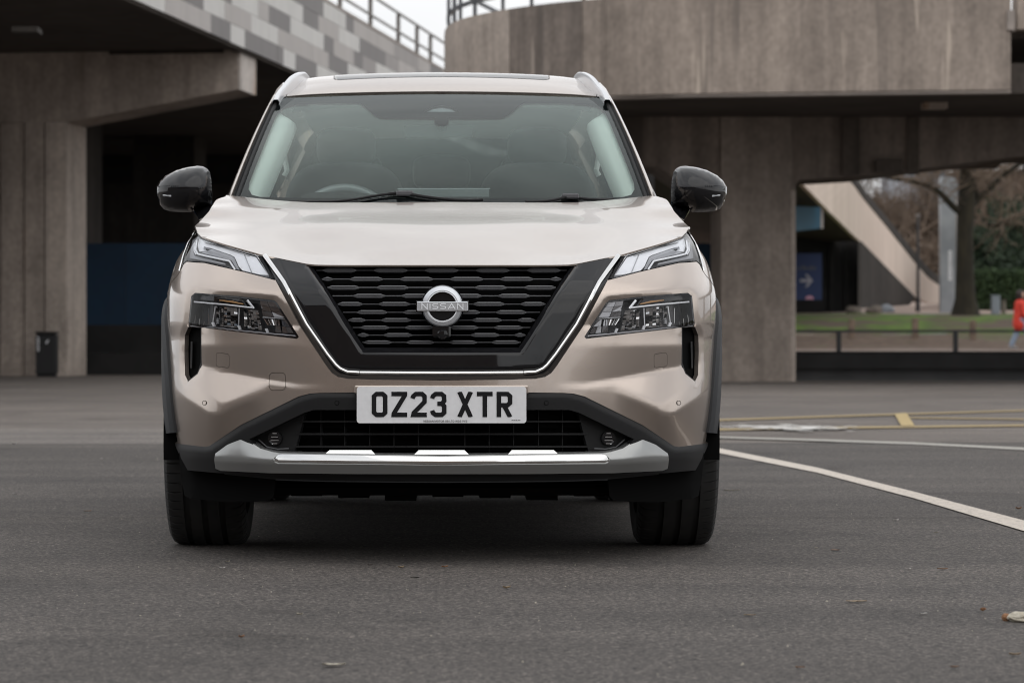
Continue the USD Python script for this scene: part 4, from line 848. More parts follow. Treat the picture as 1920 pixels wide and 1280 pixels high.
part(car, 'bumper_core', backing, M['void_black'], smooth=35)
# black liner of the slot beside the lower lamp
pair('air_slot', skin_px(Polygon(slot).buffer(1.5), .01, off=-.045, d=0), M['void_black'])
pair('slot_wall', ribbon([(377.5, 616), (377.5, 681), (370.5, 700.5), (354, 714.5)], 3.5, -.014, .002), M['black_plastic'])
pair('slot_blade', ribbon([(358, 640), (357, 690)], 4, -.035, .01), M['black_plastic'])

# ---- gloss black grille surround with bright V trim
_ve = LineString(v_edge); _me = LineString([(560, 470), (584.5, 498)] + mesh_edge[1:])
def disp_v(uv):
    p_ = shapely.points(uv); a_ = shapely.distance(_ve, p_); b_ = shapely.distance(_me, p_)
    return np.minimum(np.interp(a_, [0, 6, 9, 14, 21, 40], [-14, -12, -7, -6, 3, 3]), np.interp(b_, [0, 1.5, 8, 12], [-24, -22, 1, 3])) / 1000.0
v_px = both([(828, 712)] + v_edge[::-1][1:] + [(530, 487), (572, 495.7), (584, 498)] + mesh_edge[1:])
v_poly = Polygon([*v_edge, *flip(v_edge)[1:], *flip([(494, 479.3), (530, 487), (572, 495.7), (584.5, 498)])[0:0]] + [(2 * CX - u, v) for u, v in [(494, 479.3), (530, 487), (572, 495.7), (584.5, 498)]] + [(2 * CX - u, v) for u, v in mesh_edge[1:]] + mesh_edge[::-1][1:] + [(572, 495.7), (530, 487)])
part(car, 'grille_surround', skin_px(v_poly.buffer(0), .008, disp=disp_v, d=.012), M['gloss_black'], smooth=22)
chr_l = [(496.4, 479), (513, 502), (533, 530), (575, 608), (614, 664), (630, 684), (638, 691), (651, 697), (674, 698.6)]
for nm in ('left', 'right'):
    r_ = ribbon(chr_l, [10, 9.5, 8.5, 6.8, 6.6, 6.6, 6.6, 6.6, 6.8], -.004, .010, 2.0)
    part(car, 'chrome_trim', r_ if nm == 'left' else mirror(r_), M['chrome'], smooth=30)
part(car, 'chrome_trim', ribbon([(675, 698.6), (828, 699.5), (981, 698.6)], 6.8, -.006, .010, 6.0), M['chrome'], smooth=30)
part(car, 'grille_panel', skin_px(both([(828, 494), (575, 494), (684, 660), (828, 662)]), .03, off=-.085, d=0), M['void_black'], smooth=35)
part(car, 'grille_shelf', skin_px(both([(828, 655.5), (692, 655.5), (699, 674), (828, 674.5)]), .008, disp=relief([(600, 655, -26), (828, 655, -26), (600, 675, 4), (828, 675, 4), (600, 640, -26), (828, 640, -26), (600, 690, 4), (828, 690, 4)], .5), d=.006), M['gloss_black'], smooth=22)
# grille bars, each with its row of pointed blocks
rows_v = [506.4, 523, 538.8, 554.4, 569.8, 585.3, 600, 614, 628, 641.8]
def mesh_half(v): return float(np.interp(v, [498, 639, 651], [CX - 584.5, CX - 674.7, CX - 683]))
def block(u0, u1, v, hh):
    tip = 9.0 * hh / 4.6; us = [u0, u0 + tip, u1 - tip, u1]; sc = [.30, 1, 1, .30]; sec = [(-1, -.020), (-1, .0006), (-.5, .0036), (0, .0004), (.5, .0036), (1, .0006), (1, -.020)]
    V = []; bases = on_skins([(uu, v) for uu in us], np.full(4, -.034))
    for base, s in zip(bases, sc):
        for a, o in sec: V.append(base + np.array([0, -(o if s == 1 else (o if o < -.01 else -.003)), a * s * hh / 613.0]))
    V = np.array(V); n = len(sec); f = []
    for i in range(3):
        for j in range(n - 1): f += [(i * n + j, (i + 1) * n + j + 1, (i + 1) * n + j), (i * n + j, i * n + j + 1, (i + 1) * n + j + 1)]
    for e in (0, 3):
        for j in range(1, n - 1): f.append((e * n, e * n + j, e * n + j + 1) if e else (e * n, e * n + j + 1, e * n + j))
    m = trimesh.Trimesh(V, f, process=False); m.fix_normals(); return m
for i, v in enumerate(rows_v):
    w_ = mesh_half(v) - 2; u_ = np.linspace(CX - w_, CX + w_, 30); hh = 1.1
    pts = on_skins([(a, v) for a in u_], np.full(30, -.040)); ringp = []
    for o, dz in ((-.012, -1), (.0, -1), (.002, 0), (.0, 1), (-.012, 1)): ringp.append(pts + np.array([0, -o, dz * hh / 613]))
    v_, f_ = grid(np.stack(ringp, 1)); m = trimesh.Trimesh(v_, f_, process=False); m.fix_normals()
    bar = part(car, 'grille_bar', m, M['slat_black'])
    pitch = 96.1 - (96.1 - 80.3) * i / 9; L = pitch * .56; L = 54 - 11 * i / 9 + 9
    cs = [k * pitch for k in range(-3, 4)] if i % 2 == 0 else [(k + .5) * pitch for k in range(-4, 4)]
    for c in cs:
        a, b = max(CX + c - L / 2, CX - w_ + 1), min(CX + c + L / 2, CX + w_ - 1)
        if b - a > 16 and not (abs(c) < 20 and 2 <= i <= 8): part(bar, 'block', block(a, b, v, 4.3 - .06 * i), M['slat_black'])
# badge
bc = on_skin(CX, 574.3, 0); by = bc[1] - .012; rb = 38.7 / F * (by - CAMY); bx, bz_ = 0.0025, bc[2]
def disc(profile, n=72):   # (radius, forward) about the badge axis
    m = trimesh.creation.revolve(np.array(profile), sections=n); v = np.array(m.vertices); m = trimesh.Trimesh(np.column_stack([v[:, 0] + bx, by - v[:, 2], v[:, 1] + bz_]), m.faces, process=False); m.fix_normals(); return m
badge = part(car, 'badge', disc([(0, -.03), (rb * 1.05, -.03), (rb * 1.05, -.012), (rb * .98, -.004), (0, -.004)]), M['gloss_black'], smooth=30)
part(badge, 'disc', disc([(0, -.003), (rb * .72, -.003), (rb * .72, .0005), (rb * .5, .0018), (0, .0024)]), M['gloss_black'], smooth=40)
part(badge, 'ring', disc([(rb * .70, -.003), (rb * .715, .005), (rb * .735, .0075), (rb * .78, .0078), (rb * .93, .0045), (rb * .985, -.001), (rb * .99, -.0035), (rb * .70, -.003)]), M['badge_silver'], smooth=25)
part(badge, 'inner_ring', disc([(rb * .69, .004), (rb * .70, .0085), (rb * .745, .0085), (rb * .75, .004)]), M['lamp_white'], smooth=25)
bw, bh = 47.7 / F * (by - CAMY), 9.0 / F * (by - CAMY)
part(badge, 'bar', box(bx - bw, bx + bw, by - .013, by + .002, bz_ - bh, bz_ + bh, .002), M['badge_silver'])
part(badge, 'bar_seat', box(bx - bw - .003, bx + bw + .003, by - .002, by + .02, bz_ - bh - .003, bz_ + bh + .003, .002), M['gloss_black'])
GW = {'N': (1.15, [[(.08, 0), (.08, 1), (1.07, 0), (1.07, 1)]]), 'I': (.16, [[(.08, 0), (.08, 1)]]),
      'S': (1.1, [[(1.05, .92), (.25, .92), (.09, .82), (.09, .62), (.25, .52), (.85, .50), (1.02, .40), (1.02, .18), (.85, .08), (.05, .08)]]), 'A': (1.35, [[(.03, 0), (.675, .98), (1.32, 0)], [(.32, .27), (1.03, .27)]])}
lh = 10.2 / F * (by - CAMY); gl, gw = lettering('NISSAN', lh, GW, lh * .155, (lh * .34, 0), 0)
for g in gl:
    g = affinity.translate(g, bx - gw / 2, bz_ - lh / 2)
    for gg in getattr(g, 'geoms', [g]): part(badge, 'letter', slab(gg, by - .0148, by - .0131), M['lamp_white'])
part(car, 'front_camera', disc([(0, -.03), (.016, -.03), (.016, -.004), (.012, 0), (0, .002)]).apply_translation([0, -.004, -52.5 / 613]), M['gloss_black'], smooth=30)
part(car, 'camera_housing', box(-.028, .028, by - .0, by + .04, bz_ - 59 / 613, bz_ - 34 / 613, .006), M['gloss_black'])

# ---- upper headlamps
def c4(*p): return [(340 + x / 10.08, 420 + y / 10.08) for x, y in p]
uh = pair('headlight', skin_px(Polygon(lampU).buffer(1.2), .012, off=-.055, d=0), M['lamp_dark'])
pair('lens', skin_px(Polygon(lampU).buffer(-.6), .010, off=-.001, d=.010), M['lens'], uh)
pair('seal', skin_px(Polygon(lampU).buffer(.7).difference(Polygon(lampU).buffer(-1.0)), .006, off=-.004, d=.02), M['void_black'], uh)
pair('reflector', skin_px(Polygon(c4((330, 275), (520, 335), (700, 385), (980, 460), (1260, 555), (1400, 610), (1500, 760), (1640, 965), (1470, 950), (1150, 875), (1080, 800), (1000, 620), (930, 580), (560, 455), (420, 420), (400, 480), (480, 500), (330, 520), (300, 400))).buffer(0), .008, off=-.014, d=.012), M['lamp_white'], uh)
pair('light_guide', ribbon(c4((285, 300), (262, 480), (305, 562), (480, 605), (905, 697), (1010, 855)), 3.8, -.008, .004), M['lamp_white'], uh)
pair('light_guide', ribbon(c4((240, 340), (232, 500), (275, 575)), 2.4, -.008, .004), M['lamp_white'], uh)
pair('inner_bar', skin_px(Polygon(c4((330, 525), (480, 510), (560, 470), (920, 590), (990, 640), (1090, 860), (1040, 850), (935, 680), (480, 570))).buffer(0), .008, off=-.020, d=.010), M['lamp_grey'], uh)
pair('bezel', skin_px(Polygon(c4((200, 300), (300, 240), (420, 300), (800, 415), (1390, 560), (1400, 600), (1000, 450), (450, 320), (330, 268), (240, 330), (205, 480), (240, 600), (820, 740), (830, 770), (220, 655), (150, 640))).buffer(0), .008, off=-.018, d=.012), M['lamp_grey'], uh)
pair('divider', ribbon(c4((1385, 550), (1520, 740), (1660, 980)), 2.2, -.012, .006), M['lamp_chrome'], uh)
pair('divider', ribbon(c4((1180, 560), (1320, 900)), 1.6, -.011, .003), M['lamp_grey'], uh)
pair('divider', ribbon(c4((430, 345), (800, 440), (1280, 590)), 1.8, -.011, .003), M['lamp_chrome'], uh)
pair('divider', ribbon(c4((1060, 620), (1180, 860)), 2.0, -.022, .004), M['lamp_chrome'], uh)
pair('side_chrome', ribbon([(366.5, 432.5), (353, 454.5), (344.6, 477.5), (337, 508)], [2.2, 2.0, 1.8, 1.4], .002, .003), M['chrome'])

# ---- lower headlamps
def c5(*p): return [(340 + x / 8.0, 540 + y / 8.0) for x, y in p]
lh_ = pair('lower_headlight', skin_px(Polygon(lampL).buffer(1.5), .012, off=-.075, d=0), M['lamp_dark'])
pair('lens', skin_px(Polygon(lampL).buffer(-1.2), .010, off=-.006, d=.008), M['lens'], lh_)
pair('frame', skin_px(Polygon(lampL).buffer(.9).difference(Polygon(lampL).buffer(-3.4)), .006, off=-.008, d=.05), M['gloss_black'], lh_)
pair('hood_strip', skin_px(Polygon(c5((150, 70), (400, 75), (850, 130), (940, 240), (640, 205), (160, 160))), .008, off=-.022, d=.02), M['gloss_black'], lh_)
pair('blade', ribbon(c5((185, 205), (640, 246), (1060, 294)), 3.4, -.010, .004), M['lamp_satin'], lh_)
pair('blade', ribbon(c5((985, 180), (1085, 305)), [5, 4.5], -.010, .004), M['lamp_satin'], lh_)
pair('blade', ribbon(c5((880, 160), (965, 265)), [4.5, 4.0], -.022, .006), M['gloss_black'], lh_)
pair('turn_signal', ribbon(c5((560, 180), (760, 205), (930, 240)), [2.0, 4.0, 2.0], -.021, .003), M['lamp_amber'], lh_)
pair('lower_trim', ribbon(c5((130, 572), (500, 595), (900, 640), (1300, 680), (1710, 718)), 2.8, -.010, .004), M['smoke_chrome'], lh_)
def facets(outline, nu, nv, off, seed, jit):
    """A faceted reflector: small tilted mirror tiles."""
    a, b, c, d = [np.array(q, float) for q in outline]; g = np.random.default_rng(seed); V, f = [], []
    for i in range(nu):
        for j in range(nv):
            q = []
            for s, t in ((i, j), (i + 1, j), (i + 1, j + 1), (i, j + 1)):
                s, t = (s + (.03 if s == i else -.03)) / nu, (t + (.03 if t == j else -.03)) / nv; q.append(a * (1 - s) * (1 - t) + b * s * (1 - t) + c * s * t + d * (1 - s) * t)
            tilt = g.normal(0, jit, 2) + [0, -.0009]; bowl = .014 * (((i + .5) / nu - .5) ** 2 + ((j + .5) / nv - .5) ** 2) * 4
            for k, (uu, vv) in enumerate(q): V.append((uu, vv, off + bowl + tilt[0] * (1 if k in (1, 2) else -1) + tilt[1] * (1 if k > 1 else -1)))
            n = len(V) - 4; f += [(n, n + 2, n + 1), (n, n + 3, n + 2)]
    V = np.array(V); V = on_skins(V[:, :2], V[:, 2]); f = np.array(f); m = trimesh.Trimesh(V, f, process=False)
    if m.face_normals[:, 1].mean() > 0: f = f[:, ::-1]
    return V, f
for x_, y0_, y1_ in ((145, 430, 540), (195, 400, 545), (262, 455, 552), (330, 500, 555), (400, 300, 540)): pair('reflector_rib', ribbon(c5((x_, y0_), (x_ - 6, y1_)), 1.6, -.030, .004), M['lamp_chrome'], lh_)
pair('reflector', facets(c5((515, 268), (835, 300), (840, 600), (520, 560)), 6, 10, -.030, 2, .0006), M['lamp_chrome'], lh_, smooth=False)
pair('reflector', facets(c5((930, 315), (1150, 335), (1210, 630), (935, 605)), 5, 10, -.030, 3, .0006), M['lamp_chrome'], lh_, smooth=False)
pair('reflector', facets(c5((1165, 180), (1390, 210), (1545, 440), (1215, 430)), 2, 3, -.036, 4, .0007), M['smoke_chrome'], lh_, smooth=False)
pair('ribbed_reflector', facets(c5((1225, 455), (1400, 462), (1420, 560), (1290, 555)), 9, 1, -.030, 5, .0006), M['lamp_chrome'], lh_, smooth=False)
pair('reflector', facets(c5((1410, 470), (1560, 470), (1690, 690), (1400, 660)), 3, 2, -.036, 6, .0008), M['smoke_chrome'], lh_, smooth=False)
pair('reflector_rib', ribbon(c5((1215, 438), (1545, 458)), 2.0, -.020, .004), M['lamp_satin'], lh_)
for a, b in (((860, 300), (850, 600)), ((500, 270), (460, 540))): pair('reflector_rib', ribbon(c5(a, b), 2.4, -.024, .004), M['lamp_satin'], lh_)
for x, y in ((470, 545), (860, 592), (1275, 636)): pair('tab', skin_px(c5((x - 28, y - 28), (x + 8, y - 34), (x + 32, y + 26), (x - 2, y + 30)), .004, off=-.012, d=.004), M['lamp_white'], lh_)

# ---- lower black trim, intake and silver skid bar
def bands(lines, soft=1.2):
    """Relief between lines that run across the car: each a list of (u, v, mm out)."""
    C_ = [(_c1([(p[0], p[1]) for p in l]), _c1([(p[0], p[2]) for p in l])) for l in lines]
    def raw(u, v):
        V_ = [c[0](u) for c in C_]; D_ = [c[1](u) for c in C_]; o = D_[0].copy()
        for i in range(len(C_) - 1): s_ = np.clip((v - V_[i]) / np.maximum(V_[i + 1] - V_[i], 1e-3), 0, 1); o = np.where(v >= V_[i], D_[i] * (1 - s_) + D_[i + 1] * s_, o)
        return o / 1000.0
    return lambda uv: np.mean([raw(uv[:, 0] + a, uv[:, 1] + b) for a, b in [(0, 0)] + [(soft * math.cos(t), soft * math.sin(t)) for t in np.linspace(0, 2 * np.pi, 7)[:-1]]], 0)
disp_t = bands([[(300, 829, -5), (384, 837, -4), (393, 835, -4), (451, 796, -4), (559, 743, -4), (580, 737, -4), (600, 735.5, -4), (828, 735, -4)], [(300, 836, 10), (384, 844, 13), (397, 842, 13), (456, 802, 12), (564, 749, 12), (584, 743, 12), (600, 741, 12), (828, 741, 12)],
    [(300, 858, 14), (405, 858, 14), (470, 825, 9), (570, 773, 9), (588, 768, 9), (828, 768, 9)], [(300, 885, 2), (405, 887, 2), (509, 892, -8), (828, 896, -28)]])
for (u, v, k) in ((384.7, 754.7, 'paint'), (632, 755, 'black_plastic')):
    c = Point(u, v).buffer(4.4, 8); ring_ = c.difference(Point(u, v).buffer(3.5, 8))
    off_ = float(disp_bumper(np.array([[u, v]]))[0]) if k == 'paint' else .012
    pair('parking_sensor', skin_px(Point(u, v).buffer(3.2, 8), .003, off=.0012, disp=disp_bumper if k == 'paint' else disp_t, d=.003), M[k]); pair('sensor_ring', skin_px(c.difference(Point(u, v).buffer(3.7, 8)), .003, off=.0006, disp=disp_bumper if k == 'paint' else disp_t, d=.002), M['void_black'])
trim_out = both([(828, 735)] + trim_top[1:] + [(339, 856), (352, 881), (405, 886), (509, 891), (828, 894)])
intake = both([(828, 768)] + [(588.6, 768), (570, 773.5), (467.7, 822.5), (476, 834), (490, 842), (511.5, 849), (530, 851), (828, 855)])
trim_poly = Polygon(trim_out).buffer(0).difference(Polygon(intake).buffer(0))
part(car, 'lower_trim', skin_px(trim_poly, .009, disp=disp_t, d=.02), M['black_plastic'], smooth=30)
part(car, 'intake_panel', skin_px(Polygon(intake).buffer(4), .03, off=-.10, d=0), M['void_black'], smooth=35)
for v in (790.6, 814.2, 838):
    part(car, 'intake_slat', skin_px(both([(828, v - 1.5), (553, v - 1.5), (553, v + 1.5), (828, v + 1.5)]), .01, off=-.035, d=.03), M['black_plastic'], smooth=30)
for u in (553, 600, 645, 692, 738, 784): pair('intake_rib', skin_px([(u - .8, 769), (u + .8, 769), (u + .8, 850), (u - .8, 850)], .01, off=-.06, d=.02), M['black_plastic'])
pair('fog_lamp_panel', skin_px([(551, 776), (571, 775), (551, 848), (512, 847), (490, 840), (470, 824), (549, 786)], .008, off=-.038, d=.02), M['black_plastic'])
fl = pair('fog_lamp', skin_px(Point(514, 822).buffer(13, 16), .005, off=-.028, d=.02), M['gloss_black'])
pair('lens', skin_px(Point(514, 822).buffer(11.5, 16), .005, off=-.022, d=.004), M['lens'], fl)
for v, w_ in ((812.5, 8), (819.5, 13), (825.5, 15), (831.5, 10)): pair('reflector', skin_px([(514 - w_ / 2, v - 1), (514 + w_ / 2, v - 1), (514 + w_ / 2, v + 1), (514 - w_ / 2, v + 1)], .004, off=-.025, d=.002), M['lamp_chrome'], fl)
pair('fog_rim', ribbon([(484, 824), (500, 838), (520, 842), (541, 841)], 2.2, -.022, .004), M['slat_black'])
skid_px = both([(828, 853.5), (528, 848.8), (511.5, 846.5), (488.6, 840), (467, 826), (453.5, 816), (451, 816), (405.5, 849), (403.5, 860), (405.5, 877.5), (415, 881.5), (509, 886), (670, 887.6), (828, 887.8)])
disp_s = bands([[(400, 849, 16), (405, 848, 14), (452, 814.5, 3), (467, 825, 2), (488.6, 839, 2), (511, 845.5, 4), (528, 847.8, 8), (828, 852.5, 8)], [(400, 853, 22), (430, 853.5, 27), (470, 857, 30), (514, 860, 24), (524, 863, 20), (828, 866.5, 20)],
    [(400, 862, 22), (430, 864, 27), (470, 866, 29), (514, 868, 23), (828, 871, 19)], [(400, 880, 10), (415, 883, 10), (509, 887.5, 9), (828, 889, 7)]])
chr_px = both([(828, 855), (530, 850.3), (523, 851), (514, 859), (516, 865), (522, 868), (828, 870.5)])
part(car, 'skid_bar', skin_px(Polygon(skid_px).buffer(0).difference(Polygon(chr_px).buffer(.4)), .006, off=.002, disp=disp_s, d=.03), M['satin_silver'], smooth=30)
disp_c = bands([[(500, 849, 8), (523, 850, 9), (530, 849.8, 9), (828, 854.5, 9)], [(500, 860, 16), (514, 861, 17), (524, 864.4, 20), (828, 867, 20)], [(500, 868, 13), (522, 868.8, 16.5), (828, 871, 16.5)]], .6)
part(car, 'skid_chrome', skin_px(Polygon(chr_px).buffer(0), .005, off=.003, disp=disp_c, d=.012), M['chrome'], smooth=30)
for a, b in ((609, 704), (777, 879), (952, 1047)):
    part(car, 'chrome_insert', hull([on_skin(u, v, o) for u, v, o in ((a, 851, .004), (b, 851, .004), (a + 8, 843.8, -.005), (b - 8, 843.8, -.005), (a, 854, -.002), (b, 854, -.002), (a + 8, 847, -.03), (b - 8, 847, -.03))]), M['chrome'])
part(car, 'lower_lip', skin_px(both([(828, 888.5), (509, 887.5), (416, 883), (420, 890), (512, 899), (670, 903), (828, 904)]), .010, off=-.03, d=.02), M['black_plastic'], smooth=30)
part(car, 'lip_edge', ribbon([(516, 899.5), (600, 902.2), (740, 904), (828, 904.3), (916, 904), (1056, 902.2), (1140, 899.5)], 2.2, -.020, .003, 8), M['cladding'], smooth=30)

# ---- number plate
pc = on_skin(CX, 759, 0); py = pc[1] - .022; k = (py - CAMY) / F
px_ = lambda u: (u - CX) * k
pz = lambda v: CAMZ + (CY - v) * k
plate = part(car, 'number_plate', slab(sbox(px_(669), pz(793), px_(986.8), pz(724.7)).buffer(-.009).buffer(.009, 8), py, py + .004), M['plate_white'])
part(car, 'plate_bracket', box(px_(664), px_(992), py + .0045, py + .05, pz(738), pz(722.5), .004), M['paint'])
part(car, 'plate_back', box(px_(672), px_(984), py + .006, py + .06, pz(791), pz(740), .004), M['black_plastic'])
w5, st = .62, .177
GP = {'O': (w5, [[(.30, .911), (.19, .911), (.089, .82), (.089, .18), (.19, .089), (.43, .089), (.531, .18), (.531, .82), (.43, .911), (.28, .911)]]), 'Z': (w5, [[(.0, .911), (.53, .911), (.531, .86), (.095, .14), (.09, .089), (.62, .089)]]),
      '2': (w5, [[(.055, .735), (.09, .83), (.19, .911), (.43, .911), (.531, .82), (.531, .60), (.11, .17), (.089, .089), (.62, .089)]]),
      '3': (w5, [[(.055, .735), (.09, .83), (.19, .911), (.42, .911), (.52, .83), (.531, .64), (.44, .525), (.26, .525)], [(.44, .525), (.531, .43), (.531, .18), (.43, .089), (.19, .089), (.09, .16), (.055, .26)]]),
      'X': (w5, [[(.085, 1.0), (.31, .5), (.535, 0)], [(.535, 1.0), (.31, .5), (.085, 0)]]), 'T': (w5, [[(0, .911), (.62, .911)], [(.31, .95), (.31, 0)]]),
      'R': (w5, [[(.089, 0), (.089, .911), (.43, .911), (.531, .82), (.531, .56), (.43, .47), (.089, .47)], [(.29, .47), (.535, 0)]])}
hh = 47.6 * k; gl, gw = lettering('OZ23 XTR', hh, GP, hh * st, (hh * .155, hh * .268), 0)
for g in gl:
    g = affinity.translate(g, px_(697) , pz(781.6)).intersection(sbox(-1, pz(781.6), 1, pz(734)))
    for gg in getattr(g, 'geoms', [g]):
        if gg.geom_type == 'Polygon' and gg.area > 1e-7: part(plate, 'character', slab(gg, py - .0012, py - .0002), M['plate_black'])
def small_text(txt, u, v, h):
    tm = meshkit.text_mesh(txt, h * k, .0006); tv = np.array(tm.vertices); part(plate, 'small_print', trimesh.Trimesh(np.column_stack([px_(u) + tv[:, 0], py - .0004 - tv[:, 2], pz(v) + tv[:, 1]]), tm.faces, process=False), M['plate_black'])
small_text('NISSAN MOTOR GB LTD WD3 9YS', 794, 791, 3.6)
for a_, b_ in ((959.2, 963), (964, 966.4), (967.2, 970), (971, 975.6)): part(plate, 'small_print', slab(sbox(px_(a_), pz(788.1), px_(b_), pz(787)), py - .0008, py - .0002), M['plate_black'])

# ---- fender, doors and rear quarter: the flank of the same skin
def at_y(y, z):
    """(t, z) of the flank point at length y (left side)."""
    tt = np.linspace(.5, TT + _ts[-1], 900); yy = B0(tt, np.full_like(tt, z))[:, 1]; return (-float(np.interp(y, yy, tt)), z)
E = [(.62, 1.056), (.72, 1.068), (.80, 1.08), (.90, 1.103), (.97, 1.128), (1.04, 1.145), (1.10, 1.155), (1.20, 1.178), (1.27, 1.19)]
Ez = PchipInterpolator([e[0] for e in E], [e[1] for e in E])
ey = np.linspace(.645, 1.27, 26)
lamp_out = [tuple(q) for q in lift(dense([(337, 508.5), (343.6, 477), (352, 454), (364.5, 431.5), (366.5, 428)], 4, closed=False))]
fend = [at_y(.80, ACZ + .452)] + [tuple(q) for q in lift(dense([(331.5, 517), (337.3, 508.2)], 4, closed=False))] + lamp_out + [at_y(y, float(Ez(y)) - .003) for y in ey] + [at_y(1.30, 1.14), at_y(1.33, 1.0), at_y(1.36, .6), at_y(1.36, .38), at_y(ACY + math.sqrt(.465**2 - .02**2), .38)] + [arch_pt(.465, a) for a in np.linspace(176, 108, 24)]
fend = Polygon(fend).buffer(0)
pair('fender', skin(fend, .016, d=.012), M['paint'])
RCY = ACY + 2.705
def side_poly(pts): return Polygon([at_y(y, z) for y, z in pts])
def arc(cy, R, a0, a1, n=24): return [(cy - R * math.cos(math.radians(a)), ACZ + R * math.sin(math.radians(a))) for a in np.linspace(a0, a1, n)]
belt = 1.125
pair('front_door', skin(side_poly([(1.37, .38), (1.37, .6), (1.34, 1.0), (1.31, belt + .01), (1.8, belt), (2.40, belt + .01), (2.42, .8), (2.42, .38)]), .03, d=.012), M['paint'])
pair('rear_door', skin(side_poly([(2.43, .38), (2.43, .8), (2.41, belt + .01), (3.35, belt + .03), (3.42, .98)] + arc(RCY, .465, 85, 14, 16) + [(3.12, .38)]).buffer(0), .03, d=.012), M['paint'])
pair('rear_quarter', skin(Polygon([at_y(3.43, .98), at_y(3.36, belt + .03), at_y(4.05, belt + .05)] + [(-(TT + s), belt + .05) for s in np.linspace(.1, .62, 8)] + [(-(TT + s), .62) for s in np.linspace(.62, .1, 8)] + [at_y(4.08, .5)] + [at_y(y, z) for y, z in arc(RCY, .465, 168, 88, 20)]).buffer(0), .03, d=.012), M['paint'])
part(car, 'rear_bumper', skin(Polygon([(TT + .05, .30)] + [(TT + s, .30) for s in np.linspace(.1, _ts[-1], 12)] + [(TT + s, .61) for s in np.linspace(_ts[-1], .05, 12)]), .04, d=.02), M['black_plastic'], smooth=35)
part(car, 'rear_bumper', skin(Polygon([(-TT - .05, .30)] + [(-TT - s, .30) for s in np.linspace(.1, _ts[-1], 12)] + [(-TT - s, .61) for s in np.linspace(_ts[-1], .05, 12)]), .04, d=.02), M['black_plastic'], smooth=35)
part(car, 'tailgate', hull([(x * w_, y, z) for x in (-1, 1) for w_, y, z in ((.78, 4.52, .62), (.76, 4.50, 1.16), (.78, 4.40, .62), (.74, 4.36, 1.16), (.74, 4.55, .9))]), M['paint'])
pair('tail_lamp', hull([(-x, y, z) for x, y, z in ((.62, 4.56, .98), (.62, 4.56, 1.10), (.84, 4.34, .98), (.82, 4.34, 1.12), (.62, 4.50, .98), (.62, 4.50, 1.10))]), M['tail_red'])
pair('sill', hull([(-x, y, z) for x in (.86, .915) for y in (1.38, 3.17) for z in (.25, .372)]), M['cladding'])
for y in (2.18, 3.12):
    q = at_y(y, .96); c = B0(np.array([q[0]]), np.array([q[1]]))[0]; pair('door_handle', box(c[0] - .03, c[0] + .01, y - .1, y + .1, .945, .975, .01), M['paint'])
# arch mouldings
def moulding(cy, a0, a1, R0=.395, R1=.485, out=.024):
    V = []
    for a in np.linspace(a0, a1, 40):
        row = []
        for R, o in ((R0, -.10), (R0, out * .55), (R0 + .012, out), (R1 - .014, out * .86), (R1, out * .4), (R1, -.004)):
            y, z = cy - R * math.cos(math.radians(a)), ACZ + R * math.sin(math.radians(a)); q = np.array(at_y(y, z)); p = B0(q[:1], q[1:])[0]; n = Bn(q[:1], q[1:])[0]; n = np.array([n[0], n[1], 0.0]); n /= np.linalg.norm(n); row.append(p + n * o)
        V.append(row)
    v, f = grid(np.array(V)); m = trimesh.Trimesh(v, f, process=False)
    if m.face_normals[m.triangles_center[:, 0] < -.92][:, 0].mean() > 0: f = f[:, ::-1]
    return v, f
pair('arch_moulding', moulding(ACY, 4, 178), M['cladding'], smooth=40)
pair('arch_moulding', moulding(RCY, 2, 178), M['cladding'], smooth=40)
def liner(cy):
    a = np.radians(np.linspace(-8, 188, 30)); V = [[(x, cy - .41 * math.cos(t), ACZ + .41 * math.sin(t)) for x in (-.90, -.52)] for t in a]; return grid(np.array(V))
pair('wheel_liner', liner(ACY), M['void_black']); pair('wheel_liner', liner(RCY), M['void_black'])
# front air deflectors and underbody
_dp = Polygon([(335, 842), (340, 895), (346, 929), (358, 934), (421, 941), (470, 940.5), (505, 938), (513, 931), (516, 899), (470, 884), (416, 880), (352, 872)]).buffer(-1.5).buffer(1.5)
_p, _f = mesh2d(_dp, 12.0); _y = np.interp(_p[:, 0], [335, 360, 421, 516], [.47, .40, .33, .20]) - .0006 * (900 - _p[:, 1]).clip(0, 40); _V = np.array([P(u, v, 9 + y) for (u, v), y in zip(_p, _y)])
if trimesh.Trimesh(_V, _f, process=False).face_normals[:, 1].mean() > 0: _f = _f[:, ::-1]
pair('air_deflector', flange(_V, _f, np.tile([0, -1.0, 0], (len(_V), 1)), .07), M['void_black'])
part(car, 'undertray', box(-.66, .66, .30, 4.3, .200, .235, .01), M['void_black'])
rr = random.Random(2)
for k in range(7): part(car, 'underbody_rib', box(-.48 + k * .15, -.38 + k * .15, .33 + .05 * rr.random(), .9, .194 - .006 * (k % 3), .199, .002), M['void_black'])
part(car, 'floor_pan', box(-.80, .80, 1.35, 3.2, .26, .40, .02), M['void_black'])
part(car, 'firewall', box(-.50, .50, .45, 1.25, .27, .80, .05), M['void_black'])
part(car, 'front_axle', tube([(-.7, ACY, .33), (.7, ACY, .33)], .05, 10), M['void_black']); part(car, 'rear_axle', tube([(-.7, RCY, .33), (.7, RCY, .33)], .06, 10), M['void_black'])

